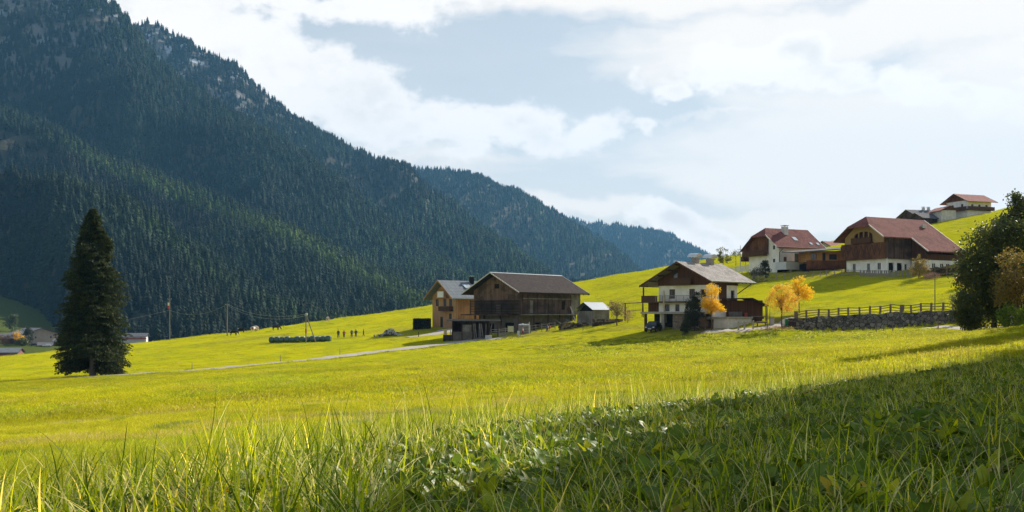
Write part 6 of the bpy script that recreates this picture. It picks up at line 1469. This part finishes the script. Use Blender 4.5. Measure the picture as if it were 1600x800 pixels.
# ---------------------------------------------------------------- farmyard bits
def boxthing(name, label, cat, px, d, w, dp, h, mat, rz=0, z=0.0, extra=None):
    q = at(px, d); T = thing(name, label, cat, q+Vector((0, 0, z)), rz); b = MB(); e = .04
    b.slab([(-w/2, -dp/2, h), (w/2, -dp/2, h), (w/2, dp/2, h), (-w/2, dp/2, h)], h+.15); o = b.build('body', mat, T)
    bv = o.modifiers.new('bevel', 'BEVEL'); bv.width = e; bv.segments = 2
    if extra: extra(T, w, dp, h)
    return T
def legs_(T, w, dp, h):
    for x in (-w/2, w/2-.08): MB().box(x, x+.08, -dp/2-.06, -dp/2, -1.0, h+.1).build('leg', FENCEG, T)
boxthing('notice_board', 'pale yellowish blank board on the farmyard fence', 'board', 798, 187.5, 1.2, .06, .95, plain('pale_board', (.50, .49, .34), .8, .1), z=1.0, extra=legs_)
def tarp(T, w, dp, h):
    b = MB(); r = random.Random(3)
    for i in range(4): b.ball((-w/2+.35+i*w/4.6, 0, h+.12), (.34, .3, .16*r.uniform(.7, 1.3)), 8, 6, .08, r)
    b.build('white_tarpaulin', plain('white_tarp', (.66, .67, .70), .7), T, True)
    for k in range(3): MB().box(-w/2, w/2, -dp/2-.03, -dp/2-.002, .2+k*h*.3, .2+k*h*.3+.12).build('slat', GREYW, T)
boxthing('feed_crate', 'grey slatted crate with white bundles on top in the farmyard', 'crate', 819, 190.5, 2.3, 1.1, 1.7, plain('grey_crate', (.24, .23, .22), .85, .25, 3), extra=tarp)
boxthing('water_trough', 'pale grey trough in front of the open lean-to shed', 'trough', 763, 186, 1.2, .7, .75, plain('trough_zinc', (.45, .46, .48), .5, .2))
boxthing('white_barrel', 'small white container beside the person in pink', 'container', 810, 187, .45, .4, .95, plain('white_plastic', (.60, .61, .60), .5))
def wheels_(T, w, dp, h):
    for x in (-w*.3, w*.3): MB().tube([(x, -dp/2-.06, .05), (x, -dp/2-.2, .05)], .36, 12).build('wheel', plain('tyre', (.02, .02, .02), .8), T)
    MB().box(-w/2+.1, -w/2+.65, -.3, .3, h+.03, h+1.0).build('yellow_crate', plain('yellow_crate_paint', (.60, .50, .25), .7), T)
    MB().box(w/2-.5, w/2-.35, -.2, .2, h+.03, h+1.0).build('white_rail', plain('white_plastic', (.60, .61, .60), .5), T)
boxthing('farm_cart', 'dark farm cart with a yellow crate at the left end of the lean-to shed', 'cart', 700, 190, 1.8, 1.2, 1.15, plain('dark_cart_paint', (.035, .032, .04), .6), extra=wheels_)
def lid(T, w, dp, h): MB().slab([(-w/2-.03, -dp/2-.04, h+.10), (w/2+.03, -dp/2-.04, h+.10), (w/2+.03, dp/2, h+.20), (-w/2-.03, dp/2, h+.20)], .08).build('lid', plain('dark_green_lid', (.015, .05, .03), .5), T)
boxthing('waste_bin', 'pale bin with dark green lid at the end of the drive', 'bin', 1206, 151.5, .62, .6, 1.15, plain('pale_bin', (.40, .38, .40), .6), extra=lid)
boxthing('green_bin', 'bright green bin at the left end of the stone wall', 'bin', 1229, 149, .45, .45, .95, plain('green_plastic', (.02, .22, .07), .5), extra=lid)
boxthing('timber_stack', 'dark upright boards closing the left end of the stone wall', 'boards', 1238, 148.2, 1.1, .4, 1.35, planks('maroon_boards', (.05, .025, .03), (.09, .05, .05), .22))
boxthing('white_plank', 'white plank lying before the golden tree', 'plank', 1121, 150.6, 1.3, .3, .10, plain('white_plank_paint', (.6, .58, .54), .7), z=.05)
boxthing('garden_table', 'small dark garden table between the drive and the sapling stakes', 'table', 1190, 152.5, 1.5, .7, .10, FENCEW, z=.5, extra=lambda T, w, dp, h: [MB().box(x, x+.08, -.2, .2, -.8, 0).build('leg', FENCEW, T) for x in (-w/2+.1, w/2-.2)])
# sign figures under the right-hand trees
for (px, d, lb, m) in [(1508.5, 118, 'small round white sign on a post under the dark trees', plain('sign_white', (.66, .66, .66), .5)), (1580.5, 107, 'pale tilted board low under the right-hand trees', plain('pale_board2', (.45, .43, .42), .7))]:
    q = at(px, d); T = thing('path_sign', lb, 'sign', q); MB().tube([(0, 0, -.3), (0, 0, 1.2)], .04, 6).build('post', FENCEW, T); MB().tube([(0, -.06, 1.15), (0, -.09, 1.15)], .30, 16).build('disc', m, T)
    MB().box(-.16, .16, -.08, -.05, .45, .80).build('plate', m, T)
q = at(1522, 116); T = thing('grey_statue', 'slim grey pillar with yellow flowers under the dark trees', 'pillar', q); MB().tube([(0, 0, -.2), (0, 0, .9), (0, 0, 1.3)], [.16, .12, .17], 8).build('shaft', CONC, T); MB().ball((.45, 0, 1.15), (.30, .2, .2), 8, 6, .2).build('flowers', plain('yellow_flowers', (.70, .55, .03), .8), T)
# swing frame
def swing():
    q = at(977, 187); q2 = at(1004, 189); T = thing('swing_frame', 'wooden swing frame on the slope left of the white farmhouse', 'swing', q, atan2(q2.y-q.y, q2.x-q.x)); w = (q2-q).length; dz = q2.z-q.z; h = 3.3
    MB().tube([(-.3, 0, h), (w+.9, 0, h+.25)], .09, 7).build('top_beam', BRN, T)
    for x, z0 in ((0, 0), (w, dz)):
        for s in (-1, 1): MB().tube([(x+s*.5, s*.9, z0-.4), (x-s*.05, 0, h+.1)], .085, 7).build('leg', BRN, T)
    MB().tube([(w*.0-.2, 0, h-1.5), (w*.9, 0, h-1.2)], .05, 6).build('cross_bar', BRN, T)
    for x in (w*.45, w*.45+.5): MB().tube([(x, 0, h), (x, 0, 1.0)], .02, 4).build('chain', MASTM, T)
    MB().box(w*.45-.03, w*.45+.53, -.12, .12, .95, 1.0).build('seat', BRN, T)
swing()
# cars
def car(label, px, d, rz, mat, s=1.0, dz=0.0, name='parked_car', suv=False, group=None):
    q = at(px, d); T = thing(name, label, 'car', q+Vector((0, 0, dz)), rz, group); H = 1.5 if not suv else 1.72; L = 4.2; W = 1.75
    side = [(-2.08, .38), (-2.1, .72), (-1.95, .92), (-1.15, 1.0), (-.55, H-.06), (.15, H), (1.15, H-.05), (1.85, 1.0), (2.08, .92), (2.1, .5), (1.98, .30), (-1.95, .30)]
    me = MB(); n = len(side); ins = lambda z: .0 if z < 1.02 else .20
    Lp = [(x*s, (-W/2+ins(z))*s, z*s) for x, z in side]; Rp = [(x*s, (W/2-ins(z))*s, z*s) for x, z in side]
    me.v = Lp+Rp; me.f = [tuple(range(n)), tuple(reversed(range(n, 2*n)))]+[(i, n+i, n+(i+1) % n, (i+1) % n) for i in range(n)]; me.mi = [0]*len(me.f)
    o = me.build('body', mat, T); bv = o.modifiers.new('bevel', 'BEVEL'); bv.width = .07*s; bv.segments = 3; bv.limit_method = 'ANGLE'
    gl = plain('car_glass', (.02, .025, .03), .08, .1, 1, .9)
    for sy in (-1, 1):
        y0 = sy*(W/2-.012); y1 = sy*(W/2-.185)
        MB().poly([(-1.05*s, y0*s, 1.03*s), (.30*s, y0*s, 1.03*s), (.22*s, y1*s, (H-.10)*s), (-.50*s, y1*s, (H-.12)*s)][::sy]) if False else None
        b = MB(); b.slab([(-1.0*s, y0*s, 1.03*s), (1.70*s, y0*s, 1.03*s), (1.10*s, y1*s, (H-.12)*s), (-.52*s, y1*s, (H-.14)*s)], (0, sy*.012*s, 0)); b.build('side_window', gl, T)
        for x in (-1.3, 1.3):
            w = MB().tube([(x*s, sy*(W/2-.18)*s, .33*s), (x*s, sy*(W/2+.02)*s, .33*s)], .33*s, 16).build('wheel', plain('tyre', (.02, .02, .02), .8), T)
            MB().tube([(x*s, sy*(W/2+.022)*s, .33*s), (x*s, sy*(W/2+.035)*s, .33*s)], .19*s, 12).build('rim', METAL, w)
        MB().ball((-2.03*s, sy*.62*s, .74*s), (.08*s, .20*s, .09*s), 8, 6).build('headlight', plain('headlight_lens', (.7, .72, .75), .1, .05, 1, .8), T)
        MB().ball((2.05*s, sy*.66*s, .82*s), (.06*s, .16*s, .10*s), 8, 6).build('tail_light', plain('tail_lens', (.35, .02, .02), .2), T)
    MB().slab([(-1.12*s, -.72*s, 1.04*s), (-1.12*s, .72*s, 1.04*s), (-.60*s, .58*s, (H-.10)*s), (-.60*s, -.58*s, (H-.10)*s)], (-.015*s, 0, .012*s)).build('windscreen', gl, T)
    MB().slab([(1.86*s, -.70*s, 1.04*s), (1.86*s, .70*s, 1.04*s), (1.20*s, .58*s, (H-.10)*s), (1.20*s, -.58*s, (H-.10)*s)], (.015*s, 0, .012*s)).build('rear_window', gl, T)
    MB().box(-2.125*s, -2.09*s, -.26*s, .26*s, .45*s, .57*s).build('number_plate', plain('plate_white', (.65, .65, .65), .4), T); return T
car('dark blue-black car parked under the terrace of the white farmhouse', 1021, 158.5, radians(65), plain('dark_car_paint', (.012, .014, .025), .22, .05, 1, .6), suv=True, dz=.02)
car('small white car parked before the large village building', 73, 534, radians(20), plain('white_car_paint', (.65, .66, .67), .25, .05, 1, .6), dz=.1)
car('dark car parked in the village left of the white car', 52, 536, radians(10), plain('dark_car_paint', (.012, .014, .025), .22), dz=.1)
car('second white car parked in the village near the spruce', 62, 538, radians(160), plain('white_car_paint', (.65, .66, .67), .25), dz=.1)
# leaves fallen round the pale orange tree
r = np.random.RandomState(5); n = 1500; c = at(1219, 147.3); x = c.x+r.normal(0, 1.5, n); y = c.y+r.normal(0, .9, n); P = np.stack([x, y, terrain(x, y)+.12+.03*r.rand(n)], -1); D = unit(r.normal(0, 1, (n, 3))*np.array([1, 1, .2])); S = unit(np.cross(D, r.normal(0, .2, (n, 3))+np.array([0, 0, 1]))); V, Fc = quads(P, D, S, r.uniform(.08, .17, n), r.uniform(.07, .14, n))
tag(link('fallen_leaves', np_mesh('fallen_leaves', V, Fc, plain('fallen_leaf', (.52, .28, .10), .85, .3))), 'orange fallen leaves below the pale orange tree', 'leaves', kind='stuff')
